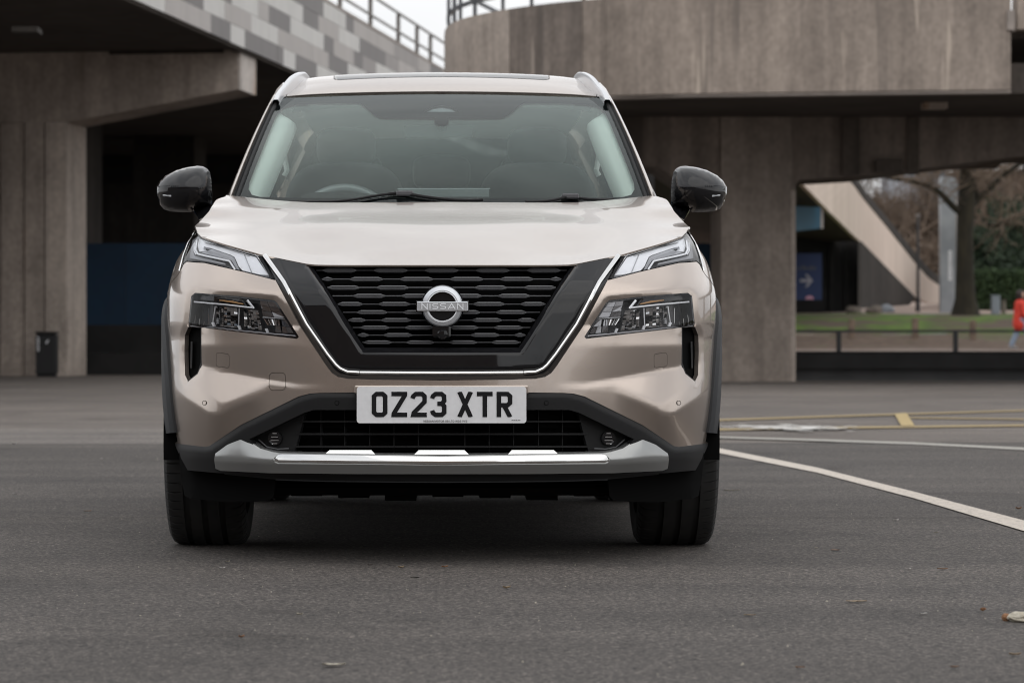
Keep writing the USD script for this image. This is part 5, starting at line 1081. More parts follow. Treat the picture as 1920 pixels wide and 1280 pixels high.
# ---- wheels
TX0, TX1, TR = .646, .909, .362
def tyre():
    w = (TX1 - TX0) / 2; prof = [(-w * .80, .245), (-w * .93, .255), (-w * .985, .285), (-w, .312), (-w * .97, .335), (-w * .90, .350), (-w * .80, .3575)]
    for c in (-.44, 0.0, .44): prof += [(w * (c - .075), TR - .0003), (w * (c - .07), TR - .009), (w * (c + .07), TR - .009), (w * (c + .075), TR - .0003)]
    prof += [(w * .80, .3575), (w * .90, .350), (w * .97, .335), (w, .312), (w * .985, .285), (w * .93, .255), (w * .80, .245)]
    prof = np.array(prof); nb = 66; ang = []
    for k in range(nb):
        a = k / nb * 2 * math.pi; p = 2 * math.pi / nb; ang += [(a, 0), (a + p * .80, 0), (a + p * .84, 1), (a + p * .96, 1)]
    V = []
    for a, gflag in ang:
        for j, (x, r) in enumerate(prof):
            ax = abs(x) / w; rr_ = r - (.006 if gflag and ax > .52 and r > .33 else 0); tw = a + (.0 if ax < .5 else .03 * np.sign(x) * (ax - .5)); V.append((x, -rr_ * math.cos(tw), rr_ * math.sin(tw)))
    n, m = len(ang), len(prof); f = []
    for i in range(n):
        for j in range(m - 1): a, b, c, d = i * m + j, i * m + j + 1, ((i + 1) % n) * m + j, ((i + 1) % n) * m + j + 1; f += [(a, c, d), (a, d, b)]
    t = trimesh.Trimesh(np.array(V), f, process=False); t.fix_normals(); return t
tm_ = tyre()
def wheel(side, cy):
    cxw = side * (TX0 + TX1) / 2; T = np.array([cxw, cy, TR])
    wh = part(car, 'wheel', trimesh.Trimesh(tm_.vertices * [1, 1, 1] + T, tm_.faces, process=False), M['rubber'], smooth=28)
    def lx(m): v = np.array(m.vertices); return trimesh.Trimesh(np.column_stack([v[:, 2] * side + T[0], v[:, 0] + T[1], v[:, 1] + T[2]]), m.faces if side > 0 else m.faces, process=False)
    part(wh, 'rim', lx(trimesh.creation.revolve(np.array([(.252, -.10), (.252, .115), (.243, .12), (.232, .105), (.225, -.10), (.252, -.10)]), sections=60)), M['rim'], smooth=30)
    for k in range(5):
        a = k * 2 * math.pi / 5
        for da in (-.14, .14):
            c0, s0, c1, s1 = math.cos(a + da * .5), math.sin(a + da * .5), math.cos(a + da * 1.5), math.sin(a + da * 1.5); p0, p1 = np.array([c0 * .05, s0 * .05, .085]), np.array([c1 * .235, s1 * .235, .10]); d = np.array([-math.sin(a), math.cos(a), 0]) * .016
            part(wh, 'spoke', lx(hull([p0 + d, p0 - d, p1 + d, p1 - d, p0 + d * .6 - [0, 0, .03], p0 - d * .6 - [0, 0, .03], p1 + d * .6 - [0, 0, .03], p1 - d * .6 - [0, 0, .03]])), M['rim'])
    part(wh, 'hub_cap', lx(trimesh.creation.revolve(np.array([(0, .06), (.06, .06), (.055, .098), (.03, .104), (0, .105)]), sections=30)), M['gloss_black'], smooth=30)
    part(wh, 'brake_disc', lx(trimesh.creation.revolve(np.array([(.02, .0), (.16, .0), (.16, .02), (.02, .02)]), sections=40)), M['rim'], smooth=30)
for cy in (ACY, RCY):
    for s in (-1, 1): wheel(s, cy)

# ---- bonnet
hf = np.array(hood_front); HF = B0(*lift(dense(hood_front, 6, closed=False)).T)
HF = HF[HF[:, 1] < .66]
Ep = np.array([[-float(Wz(Ez(y))), y, float(Ez(y))] for y in np.linspace(.66, 1.27, 14)])
K = [(424, 366, 1.30), (436, 367, 1.285), (460, 369.5, 1.25), (489, 372.8, 1.215), (535, 377, 1.16), (581, 379.6, 1.125), (660, 380, 1.09), (740, 379.4, 1.075), (828, 379, 1.07)]
Kp = np.array([P(u, v, 9 + y) for u, v, y in K])
front_c = B0(*lift([(u, 497) for u in (660, 700, 740, 780, 828)]).T)
_hy = PchipInterpolator([.14, .3, .5, .7, .9, 1.07], [.925, .975, 1.027, 1.074, 1.118, 1.156])
inner_pts = np.array([(x, y, float(_hy(y - .05 * (x / .5)**2 * (y < .6))) - .012 * (x / .5)**2) for x in (0, -.2, -.4) for y in (.3, .5, .7, .9)])
ctl = np.vstack([HF, Ep, Kp, front_c, inner_pts]); ctl = np.vstack([ctl, ctl[np.abs(ctl[:, 0]) > 1e-6] * [-1, 1, 1]]); _, ui = np.unique(np.round(ctl[:, :2], 4), axis=0, return_index=True); ctl = ctl[ui]
Hf = RBFInterpolator(ctl[:, :2] * [1, 1.0], ctl[:, 2], kernel='thin_plate_spline', smoothing=2e-4)
bx_l = np.vstack([HF[:, :2], front_c[:, :2]])    # corner -> centre
outl = np.vstack([bx_l, (bx_l * [-1, 1])[::-1][1:], (Ep[:, :2] * [-1, 1]), (Kp[:, :2] * [-1, 1])[1:], Kp[::-1][1:, :2], Ep[::-1][:-1, :2]])
hp = Polygon(outl).buffer(0)
front_line = LineString(np.vstack([bx_l, (bx_l * [-1, 1])[::-1][1:]])); side_l = [LineString(Ep[:, :2]), LineString(Ep[:, :2] * [-1, 1])]
def hood_z(xy):
    return Hf(xy)
p, f = mesh2d(hp, .016); V = np.column_stack([p, hood_z(p)]); e_ = 1e-3
gx_ = (hood_z(p + [e_, 0]) - hood_z(p - [e_, 0])) / (2 * e_); gy_ = (hood_z(p + [0, e_]) - hood_z(p - [0, e_])) / (2 * e_); N = np.column_stack([-gx_, -gy_, np.ones(len(p))]); N /= np.linalg.norm(N, axis=1, keepdims=True)
V, f = flange(V, f, N, .005); part(car, 'bonnet', (V, f), M['paint'], smooth=35)
part(car, 'bonnet_frame', hull([(x * s, y, z) for s in (-1, 1) for x, y, z in ((.40, .36, .86), (.60, .70, .92), (.68, 1.2, 1.04), (.40, .36, .80), (.68, 1.2, .85))]), M['void_black'])

# ---- windscreen, frit, wipers
def WS(a, b):
    xb, xt = .711, .607; bow = -.003 * 4 * b * (1 - b)
    x = a * (xb + (xt - xb) * b + bow * np.abs(a)); yb, yt = 1.085 + .195 * a**2, 1.955 + .125 * a**2; zb, zt = 1.146 + .034 * a**2, 1.606 - .004 * a**2
    arc_ = .034 * 4 * b * (1 - b) * (1 - .25 * a**2)
    return np.stack([x, yb + (yt - yb) * b - arc_ * .46, zb + (zt - zb) * b + arc_ * .88], -1)
_A, _Bb = np.meshgrid(np.linspace(-1.06, 1.06, 121), np.linspace(-.12, 1.05, 121), indexing='ij'); _uv = proj(WS(_A, _Bb)).reshape(-1, 2)
ws_inv = LinearNDInterpolator(_uv, np.column_stack([_A.ravel(), _Bb.ravel()]))
def ws_poly(px, h=3): 
    if not hasattr(px, 'exterior'): px = Polygon(px)
    g = lambda r: ws_inv(dense(np.array(r.coords)[:-1], h)); return Polygon(g(px.exterior), [g(r) for r in px.interiors])
def ws_sheet(dom, h, off=0.0, d=0.0):
    p, f = mesh2d(dom, h); e = 1e-3; a, b = p.T; V = WS(a, b); N = np.cross(WS(a + e, b) - WS(a - e, b), WS(a, b + e) - WS(a, b - e)); N /= np.linalg.norm(N, axis=1, keepdims=True)
    N *= np.sign(N[:, 2:]); V = V + N * off
    a_, b_, c_ = V[f[:, 0]], V[f[:, 1]], V[f[:, 2]]
    if np.einsum('ij,ij->i', np.cross(b_ - a_, c_ - a_), N[f[:, 0]]).mean() < 0: f = f[:, ::-1]
    if d: V, f = flange(V, f, N, d)
    return V, f
full = sbox(-1, -.06, 1, 1)
part(car, 'windscreen', ws_sheet(full, .03), M['windscreen'], smooth=40)
op = [(828, 371), (558, 370), (487, 368), (472, 364), (466, 354), (467, 342), (485.5, 294.5), (499, 261), (512, 229), (520, 212), (528, 203), (537, 198.5), (558, 195), (620, 193), (668, 192.3), (674, 193), (681, 197), (703, 215.5), (712, 219.6), (724, 220.5), (815, 221), (815, 230), (817, 232.5), (828, 232.5)]
opening = Polygon(ws_inv(dense(both(op)[:-1], 3))).buffer(0)
win = ws_poly([(794, 208.5), (810, 199.5), (828, 196.5), (846, 199.5), (862, 208.5)])
part(car, 'windscreen_border', ws_sheet(full.difference(opening.buffer(.0)).difference(win), .022, off=-.003), M['frit'], smooth=40)
part(car, 'glare_veil', ws_sheet(opening.buffer(.01), .03, off=-.010), M['painted_glare'], smooth=40, label='added veil inside the windscreen, light on the glass painted in, stronger towards the top')
part(car, 'camera_window', ws_sheet(win, .02, off=-.012), M['lamp_grey'], smooth=40)
part(car, 'sensor_pod', hull([P(u, v, 9 + y) for u in (817, 839) for v in (214, 232) for y in (1.86, 1.98)]), M['frit'])
for pts, nm in (([(545, 381.5), (580, 381), (640, 379.5), (690, 372), (735, 365.5), (762, 366), (800, 372), (852, 377.5), (905, 377)], 'a'), ([(985, 381), (1035, 378), (1062, 371.8), (1072, 371.5), (1090, 374.5), (1120, 377), (1150, 376.5)], 'b')):
    q = ws_inv(np.array(pts, float) ); q = np.where(np.isnan(q), 0, q); Vw = WS(q[:, 0], q[:, 1]); c = CubicSpline(np.arange(len(pts)), Vw + [0, -.010, .004])(np.linspace(0, len(pts) - 1, 50))
    wp = part(car, 'wiper', tube(c, [.0045] * 24 + [.006] * 26 if nm == 'a' else .0055, 8), M['black_plastic'], smooth=40)
    part(wp, 'blade', tube(CubicSpline(np.arange(len(pts)), Vw + [0, -.004, -.006])(np.linspace(0, len(pts) - 2.5, 40)), .0035, 6), M['rubber'], smooth=40)
    i_ = 30 if nm == 'a' else 22; part(wp, 'hinge', box(c[i_][0] - .03, c[i_][0] + .03, c[i_][1] - .012, c[i_][1] + .012, c[i_][2] - .008, c[i_][2] + .010, .004), M['slat_black'])
part(car, 'cowl', hull([(x * s, y, z) for s in (-1, 1) for x, y, z in ((.70, 1.27, 1.155), (.70, 1.36, 1.155), (.3, 1.10, 1.128), (.3, 1.2, 1.128), (.7, 1.3, 1.05), (.3, 1.15, 1.05))]), M['black_plastic'])

# ---- pillars, roof, side windows (left side, mirrored)
def pillar(offs0, offs1, b0=-.05, b1=1.02, n=40):
    V = []
    for b in np.linspace(b0, b1, n):
        g = WS(np.array(-1.0), np.array(b)); V.append([g + (np.array(o0) * (1 - b) + np.array(o1) * b) for o0, o1 in zip(offs0, offs1)])
    v, f = grid(np.array(V)); m = trimesh.Trimesh(v, f, process=False)
    if m.face_normals[:, 1].mean() > 0: f = f[:, ::-1]
    return v, f
pair('pillar_seal', pillar([(.004, .0, -.006), (-.002, -.006, .004), (-.010, -.006, .006), (-.014, .002, .002), (-.020, -.002, .006), (-.022, .012, -.002)], [(.004, .0, -.006), (-.002, -.006, .004), (-.008, -.006, .006), (-.011, .002, .002), (-.016, -.002, .006), (-.018, .012, -.002)]), M['black_plastic'], smooth=25)
pair('front_pillar', pillar([(-.021, .012, -.004), (-.0215, -.004, .004), (-.026, -.010, .008), (-.036, -.006, .004), (-.044, .020, -.004), (-.048, .06, -.012), (-.048, .10, -.02)], [(-.017, .012, -.004), (-.0175, -.004, .004), (-.021, -.009, .007), (-.029, -.004, .003), (-.035, .022, -.006), (-.037, .06, -.01), (-.036, .10, -.012)]), M['paint'], smooth=40)
# roof sections: centre line height and edge line along the length
ry = np.array([1.955, 2.03, 2.10, 2.18, 2.27, 2.38, 2.52, 2.75, 3.1, 3.6, 4.0, 4.3]); rz = np.array([1.612, 1.641, 1.664, 1.687, 1.7065, 1.722, 1.7325, 1.738, 1.737, 1.718, 1.69, 1.66])
Rz = PchipInterpolator(ry, rz); RW = PchipInterpolator([1.955, 2.2, 2.6, 3.2, 4.3], [.607, .618, .632, .632, .585])
def RS(a, y):   # a in -1..1 across
    yy = y + .12 * a**2 * np.clip((2.6 - y) / .645, 0, 1); W = RW(np.clip(yy, 1.955, 4.3)); aa = np.abs(a)
    drop = .020 * aa**2 + .030 * aa**8
    return np.stack([a * W, yy, Rz(np.clip(y, 1.955, 4.3)) - drop * np.clip((y - 1.9) / .25, .22, 1)], -1)
def roof_sheet(dom, h, off=0.0, d=.0):
    p, f = mesh2d(dom, h); e = 1e-3; a, y = p[:, 0], p[:, 1]; V = RS(a, y); N = np.cross(RS(a + e, y) - RS(a - e, y), RS(a, y + e) - RS(a, y - e)); N /= np.linalg.norm(N, axis=1, keepdims=True); N *= np.sign(N[:, 2:]); V = V + N * off
    a_, b_, c_ = V[f[:, 0]], V[f[:, 1]], V[f[:, 2]]
    if np.einsum('ij,ij->i', np.cross(b_ - a_, c_ - a_), N[f[:, 0]]).mean() < 0: f = f[:, ::-1]
    if d: V, f = flange(V, f, N, d)
    return V, f
sun_dom = sbox(-.66, 2.185, .66, 3.3).buffer(-.04).buffer(.04)
part(car, 'roof', roof_sheet(sbox(-.95, 1.962, .95, 4.3).difference(sun_dom.buffer(.006)), .03, d=.012), M['paint'], smooth=40)
part(car, 'sunroof', roof_sheet(sun_dom, .03, off=.001, d=0), M['roof_glass'], smooth=40)
part(car, 'roof_lining', roof_sheet(sbox(-.95, 2.0, .95, 4.25).difference(sbox(-.6, 2.45, .6, 3.2)), .06, off=-.07), M['trim_light'], smooth=40)
pair('roof_corner', hull([(-.622, 2.06, 1.575), (-.60, 2.07, 1.592), (-.60, 2.16, 1.62), (-.635, 2.16, 1.59), (-.64, 2.12, 1.56)]), M['black_plastic'])
# cant rail from the pillar to the tail
def cant(y): c = RS(np.array(-.95), np.array(y)); return c
V = []
for y in np.linspace(1.962, 4.3, 50):
    c = cant(y); s = np.clip((y - 1.96) / .3, 0, 1); V.append([c + [.004, 0, -.014], c + [-.003, 0, -.001], c + [-.020, 0, .002 - .004 * (1 - s)], c + [-.034 - .008 * s, .0, -.020], c + [-.050 - .012 * s, 0, -.055], c + [-.056 - .016 * s, 0, -.085]])
v_, f_ = grid(np.array(V)); m = trimesh.Trimesh(v_, f_, process=False)
if m.face_normals[:, 2].mean() < 0: f_ = f_[:, ::-1]
pair('cant_rail', (v_, f_), M['paint'], smooth=40)
# roof rail: rises from a foot at the windscreen corner
rp_ = [(-.6145, 1.985, 1.574), (-.606, 2.035, 1.605), (-.588, 2.10, 1.638), (-.566, 2.18, 1.676), (-.548, 2.27, 1.698), (-.538, 2.36, 1.7105), (-.534, 2.5, 1.721), (-.534, 2.9, 1.733), (-.534, 3.4, 1.728), (-.532, 3.85, 1.706), (-.525, 4.05, 1.684), (-.52, 4.18, 1.655)]
rc = PchipInterpolator(np.arange(len(rp_)), np.array(rp_))(np.linspace(0, len(rp_) - 1, 90)); V = []
for c, s in zip(rc, np.linspace(0, 1, 90)):
    t = np.clip(s * 5, 0, 1); V.append([c + [dx, dy, dz] for dx, dy, dz in ((-.0185, .01, -.055), (-.019, .0, .003), (-.012, -.004, .0115), (.003, -.003, .012), (.0085, .004, .004), (.003, .016, -.055))])
v_, f_ = grid(np.array(V)); m = trimesh.Trimesh(v_, f_, process=False)
if m.face_normals[:, 2].mean() < 0: f_ = f_[:, ::-1]
pair('roof_rail', (v_, f_), M['rail_silver'], smooth=28)
# side glass and window frames
def side_pt(y, s):      # s: 0 belt .. 1 roof
    b = np.array([-(float(Wz(belt)) - .012 + .0 * y), y, belt + .01]); top_ = cant(max(1.97, min(y, 4.28))) + [-.055, 0, -.083]
    if y < 2.07:
        bb = (y - 1.285) / (2.07 - 1.285); g = WS(np.array(-1.0), np.array(np.clip(bb, 0, 1))) + np.array([-.047 + .010 * bb, .10, -.02]); top_ = np.array([g[0], y, g[2]])
    p = b * (1 - s) + top_ * s; p[0] -= .018 * 4 * s * (1 - s) * .5; return p
def side_win(y0, y1, name, mt, ny=14):
    V = [[side_pt(y, s) for s in np.linspace(.0, .985, 8)] for y in np.linspace(y0, y1, ny)]; v, f = grid(np.array(V)); m = trimesh.Trimesh(v, f, process=False)
    if m.face_normals[:, 0].mean() > 0: f = f[:, ::-1]
    pair(name, (v, f), mt)
side_win(1.46, 2.36, 'front_side_window', M['side_glass']); side_win(2.44, 3.36, 'rear_side_window', M['privacy_glass']); side_win(3.46, 4.05, 'quarter_window', M['privacy_glass'])
side_win(2.362, 2.438, 'centre_pillar', M['gloss_black'], 3); side_win(3.362, 3.458, 'rear_pillar', M['gloss_black'], 3); side_win(4.052, 4.28, 'tail_pillar', M['paint'], 4); side_win(1.34, 1.458, 'mirror_sail', M['gloss_black'], 4)
part(car, 'rear_window', grid(np.array([[(-.55, 4.30, 1.63), (.55, 4.30, 1.63)], [(-.70, 4.50, 1.17), (.70, 4.50, 1.17)]])), M['tint_glass'])
part(car, 'rear_frame', hull([(s * x, y, z) for s in (-1, 1) for x, y, z in ((.56, 4.29, 1.66), (.56, 4.31, 1.631), (.56, 4.26, 1.66), (.56, 4.28, 1.631))]), M['gloss_black'])
part(car, 'spoiler', hull([(s * x, y, z) for s in (-1, 1) for x, y, z in ((.58, 4.25, 1.655), (.56, 4.48, 1.63), (.58, 4.25, 1.625), (.56, 4.46, 1.61))]), M['paint'])

# ---- door mirrors: outlines blown up into pillow shapes
def inflate(poly, h, depth, y, off=0.0):
    """(x, z) outline -> a cushion bulging towards the camera: the height solves a Poisson equation over the outline."""
    from scipy.sparse import coo_matrix, diags
    from scipy.sparse.linalg import spsolve
    p, f = mesh2d(poly, h); n = len(p); b = np.unique(edges_once(f)); I, J, Wt = [], [], []
    for a, c, d in ((0, 1, 2), (1, 2, 0), (2, 0, 1)):
        u_, v_ = p[f[:, a]] - p[f[:, d]], p[f[:, c]] - p[f[:, d]]; cot = (u_ * v_).sum(1) / (np.abs(u_[:, 0] * v_[:, 1] - u_[:, 1] * v_[:, 0]) + 1e-12); I += [f[:, a], f[:, c]]; J += [f[:, c], f[:, a]]; Wt += [cot / 2, cot / 2]
    W = coo_matrix((np.concatenate(Wt), (np.concatenate(I), np.concatenate(J))), shape=(n, n)).tocsr(); L = diags(np.asarray(W.sum(1)).ravel()) - W
    ar = np.zeros(n); A = np.abs(cr2(p[f[:, 1]] - p[f[:, 0]], p[f[:, 2]] - p[f[:, 0]])) / 2
    for k_ in range(3): np.add.at(ar, f[:, k_], A / 3)
    fr = np.setdiff1d(np.arange(n), b); phi = np.zeros(n); phi[fr] = spsolve(L[fr][:, fr].tocsc(), ar[fr]); hgt = np.sqrt(np.maximum(phi, 0) / phi.max())
    return p, f, hgt
ym = 1.50; km = (9 + ym) / F; mx = lambda u: (u - CX) * km; mz = lambda v: CAMZ + (CY - v) * km
mo_px = [(293, 350), (299, 340), (310.5, 329.6), (331, 319.5), (351, 314.4), (371.4, 311.8), (381.6, 312.9), (389.7, 317.4), (394.8, 323.5), (398, 338.8), (400, 361), (399.5, 378), (397, 386), (385, 389.5), (366, 393), (361, 399), (341, 398.6), (320.6, 397), (308.4, 393), (300, 383.4), (296, 371), (293, 361)]
mpoly = Polygon([(mx(u), mz(v)) for u, v in mo_px]).buffer(-.004).buffer(.004)
p, f, hg = inflate(mpoly, .0075, .1, ym)
uvm = np.column_stack([CX + p[:, 0] / km, CY - (p[:, 1] - CAMZ) / km]); split = 350.5 + (uvm[:, 0] - 295) * .065
capf = np.clip((split - uvm[:, 1]) / 1.5, 0, 1) * np.clip((391.5 - uvm[:, 0]) / 1.5, 0, 1)
shape = hg ** .85
Vm = np.column_stack([p[:, 0], ym - .055 - .105 * shape + .10 * (np.clip((p[:, 0] - mx(400)) / (mx(293) - mx(400)), 0, 1)) ** 2.2 * .55 + .42 * np.maximum(p[:, 1] - mz(352), 0), p[:, 1]])
fc = (split - uvm[:, 1])[f].mean(1) > 0; fc &= (391.2 - uvm[:, 0])[f].mean(1) > 0
def sub(V, f, keep, push=0.0):
    g = f[keep]; ids, inv = np.unique(g, return_inverse=True); W = V[ids].copy(); W[:, 1] -= push; return W, inv.reshape(-1, 3)
def orient(V, f): m = trimesh.Trimesh(V, f, process=False); return (V, f[:, ::-1]) if m.face_normals[:, 1].mean() > 0 else (V, f)
b_loop = np.unique(edges_once(f)); back_V = Vm.copy(); e_ = edges_once(f); n0 = len(Vm); ids = np.unique(e_); mp = {int(a): n0 + i for i, a in enumerate(ids)}; rim = Vm[ids].copy(); cen = rim.mean(0); rim = cen + (rim - cen) * [.97, 1, .95]; rim[:, 1] = ym + .012
fb = np.array([(b_, a_, mp[int(a_)]) for a_, b_ in e_] + [(b_, mp[int(a_)], mp[int(b_)]) for a_, b_ in e_]); cc = n0 + len(rim); rim_c = np.vstack([Vm, rim, rim.mean(0)]); fb = np.vstack([fb, [(mp[int(b_)], mp[int(a_)], cc) for a_, b_ in e_]])
sc_V, sc_f = orient(*sub(Vm, f, ~fc)); shell = trimesh.Trimesh(np.vstack([sc_V, rim_c]), np.vstack([sc_f, fb + len(sc_V)]), process=False)
mir = pair('door_mirror', shell, M['gloss_black'], smooth=40)
cV, cf = orient(*sub(Vm, f, fc, .0022)); nn = np.zeros_like(cV); nn[:, 1] = -1; pair('cap', flange(cV, cf, nn, .0022), M['gloss_black'], mir, smooth=40)
ts = [(297, 367), (312, 369), (327, 371)]; Lm = LinearNDInterpolator(Vm[:, [0, 2]], Vm[:, 1])
def on_mirror(u, v, off): x, z = mx(u), mz(v); y = float(Lm(x, z)); return np.array([x, (y if y == y else ym - .04) - off, z])
pair('indicator', hull([on_mirror(u, v + dv, o) for u, v in ts for dv, o in ((-1.8, .001), (1.8, .001), (0, .004), (0, -.004))]), M['lamp_grey'], mir)
pair('arm', hull([P(u, v, 9 + y) for u, v, y in ((362, 391, 1.46), (398, 382, 1.44), (399, 390, 1.40), (373, 412, 1.40), (392, 403, 1.36), (364, 398, 1.47), (374, 414, 1.46), (396, 404, 1.44), (362, 391, 1.5))]), M['gloss_black'], mir)
pair('glass', hull([(mx(u), ym + dy, mz(v)) for u, v in ((300, 352), (345, 322), (388, 322), (394, 378), (340, 392), (304, 385)) for dy in (.008, .012)]), M['mirror_glass'], mir)

# ---- cabin
part(car, 'dashboard', hull([(s * x, y, z) for s in (-1, 1) for x, y, z in ((.64, 1.36, 1.14), (.60, 1.75, 1.13), (.3, 1.22, 1.125), (.64, 1.85, 1.02), (.64, 1.85, .75), (.6, 1.3, .8))]), M['cabin_dark'])
ins = part(car, 'instrument_binnacle', hull([P(u, v, 9 + y) for u, v, y in ((565, 366, 1.60), (585, 361, 1.60), (625, 359.5, 1.6), (670, 361, 1.60), (712, 366, 1.6), (565, 373, 1.60), (712, 373, 1.6), (580, 363, 1.85), (690, 363, 1.85), (580, 376, 1.85), (690, 376, 1.85))]), M['cabin_dark'])
c = P(645, 410, 11.02); a_ = np.linspace(0, 2 * np.pi, 49); tl = math.radians(24)
part(car, 'steering_wheel', tube([c + .185 * np.array([math.cos(t), -math.sin(t) * math.sin(tl) * -1, math.sin(t) * math.cos(tl)]) + [0, 0, -.05] for t in a_], .016, 10), M['lamp_grey'], smooth=40)
part(car, 'screen', hull([P(u, v, 9 + y) for u in (747, 917) for v, y in ((354.5, 1.62), (369, 1.60), (354.5, 1.64), (369, 1.64))]), M['screen'])
part(car, 'screen_edge', hull([P(u, v, 9 + y) for u in (745, 919) for v, y in ((353, 1.625), (354.4, 1.62), (353, 1.66), (354.4, 1.66))]), M['lamp_grey'])
def pillow(x, y, z, a, b, c):
    m = trimesh.creation.icosphere(3, 1.0); v = np.array(m.vertices); v = np.sign(v) * np.abs(v) ** .55; return trimesh.Trimesh(v * [a, b, c] + [x, y, z], m.faces, process=False)
def seat(x):
    st_ = part(car, 'front_seat', cat([box(x - .25, x + .25, 2.05, 2.55, .55, .80, .06), pillow(x, 2.62, 1.03, .25, .085, .36)]), M['seat_leather'], smooth=40)
    part(st_, 'headrest', pillow(x, 2.72, 1.455, .118, .055, .078), M['seat_leather'], smooth=True)
    for s in (-.05, .05): part(st_, 'stalk', tube([(x + s, 2.73, 1.33), (x + s, 2.73, 1.42)], .007, 6), M['rim'])
seat(-.38); seat(.38)
for s_ in (-1, 1): part(car, 'sun_visor', hull([(s_ * x_, y_, z_) for x_ in (.16, .50) for y_, z_ in ((2.06, 1.566), (2.06, 1.578), (2.24, 1.600), (2.24, 1.612))]), M['trim_light'])
part(car, 'rear_seat', cat([box(-.62, .62, 3.1, 3.5, .5, .8, .06), hull([(s * .62, y, z) for s in (-1, 1) for y, z in ((3.45, .75), (3.6, .7), (3.75, 1.32), (3.65, 1.34))])]), M['seat_leather'])
for x in (-.38, 0, .38): part(car, 'rear_headrest', pillow(x, 3.71, 1.41, .125, .05, .075), M['seat_leather'], smooth=True)
part(car, 'rear_view_mirror', hull([P(u, v, 9 + y) for u, v, y in ((758, 236, 2.06), (760, 258, 2.05), (884, 236, 2.06), (889, 246, 2.06), (885, 258, 2.05), (822, 233, 2.05), (760, 240, 2.10), (884, 240, 2.10), (884, 256, 2.10), (760, 256, 2.10))]), M['lamp_grey'])
part(car, 'mirror_stalk', tube([P(829, 232, 10.98), P(829, 240, 11.06)], .016, 8), M['cabin_dark'])
# pale pillar trims inside the glass, with their lower slots
V = []
for b in np.linspace(.0, .86, 40):
    g = WS(np.array(-.985), np.array(b)); w_ = (.064 + .012 * math.sin(b * 3)) * min(1, max(.02, (.87 - b) / .06)) ** .5 * min(1, (b + .01) / .05) ** .5; V.append([g + [-.01, .012, -.016], g + [w_ * .25, .014, -.018], g + [w_ * .55, .024, -.024], g + [w_ * .8, .045, -.03], g + [w_, .09, -.04], g + [w_ * 1.02, .13, -.05]])
v_, f_ = grid(np.array(V)); m = trimesh.Trimesh(v_, f_, process=False); pair('pillar_trim', (v_, f_ if m.face_normals[:, 1].mean() < 0 else f_[:, ::-1]), M['trim_light'], smooth=50)
pair('grab_handle', tube([P(533, 290, 11.1), P(538, 320, 11.05), P(533, 330, 11.05)], .010, 8), M['trim_light'])
pair('door_lining', hull([(-x, y, z) for x, y in ((.80, 1.4), (.80, 3.3), (.74, 1.4), (.74, 3.3)) for z in (.45, 1.12)]), M['cabin_dark'])
part(car, 'cabin_floor', box(-.78, .78, 1.3, 4.3, .405, .46), M['cabin_dark']); part(car, 'load_cover', box(-.66, .66, 3.76, 4.35, 1.08, 1.10), M['cabin_dark'])

# ------------------------------------------------------------------ walking person in a red coat, beyond the railing
def body(bones, res, sm=8):
    parts_ = []
    for a, ra, b, rb_ in bones:
        s = [manifold3d.Manifold.sphere(r, 20).translate(list(map(float, p))) for p, r in ((a, ra), (b, rb_))]
        parts_.append(manifold3d.Manifold.batch_hull(s))
    m = manifold3d.Manifold.batch_boolean(parts_, manifold3d.OpType.Add).refine_to_length(res).to_mesh(); t = trimesh.Trimesh(m.vert_properties[:, :3], m.tri_verts); trimesh.smoothing.filter_taubin(t, iterations=sm); return t
Dp = 82.0; pc_ = P(1911, 0, Dp); gz0 = float(gz(Dp)); O3 = np.array([pc_[0], pc_[1], gz0])
pe = thing('person', 'person in a long red coat and light blue jeans walking past behind the railing', 'person', O3)
def j(x, y, z): return O3 + np.array([x, y, z])
# walking to the right: left leg forward, right leg trailing
hipL, hipR, neck, head = j(.03, -.08, .84), j(.0, .08, .84), j(.03, 0, 1.36), j(.05, 0, 1.50)
kneeF, ankF, kneeB, ankB = j(.20, -.08, .47), j(.30, -.08, .09), j(-.06, .08, .45), j(-.20, .08, .12)
bones = [(hipL, .095, kneeF, .062), (kneeF, .06, ankF, .04), (hipR, .095, kneeB, .062), (kneeB, .06, ankB, .04), (j(.02, 0, .88), .14, j(.03, 0, 1.2), .15), (j(.03, -.12, 1.27), .07, j(.03, .12, 1.27), .07), (neck, .05, head, .05),
         (j(.03, -.18, 1.27), .055, j(.08, -.21, 1.0), .045), (j(.08, -.21, 1.0), .042, j(.22, -.20, .82), .032), (j(.03, .18, 1.27), .055, j(-.04, .21, 1.0), .045), (j(-.04, .21, 1.0), .042, j(.0, .22, .78), .032)]
hd_ = [(head + [0, 0, .0], .085, head + [.012, 0, .055], .09), (head + [.06, 0, -.03], .045, head + [.03, 0, .03], .07), (head + [.095, 0, .0], .014, head + [.085, 0, .03], .012)]
hand = []
for w_, s in ((j(.22, -.20, .82), -1), (j(.0, .22, .78), 1)):
    hand.append((w_, .03, w_ + [.02, 0, -.07], .034))
    for k in range(4): a = w_ + [.0 + .018 * (k - 1.0), 0, -.08]; hand.append((a, .0095, a + [.008, .0, -.035 - .006 * (k in (1, 2))], .009)); hand.append((a + [.008, .0, -.035 - .006 * (k in (1, 2))], .009, a + [.018, 0, -.058 - .006 * (k in (1, 2))], .008))
    hand.append((w_ + [.02, s * .02, -.03], .011, w_ + [.05, s * .025, -.07], .0095))
part(pe, 'body', body(bones + hd_ + hand, .022), M['skin'], smooth=True)
part(pe, 'jeans', body([(hipL, .115, kneeF, .085), (kneeF, .083, ankF + [0, 0, .03], .062), (hipR, .115, kneeB, .085), (kneeB, .083, ankB + [0, 0, .03], .062)], .03), M['jeans'], smooth=True)
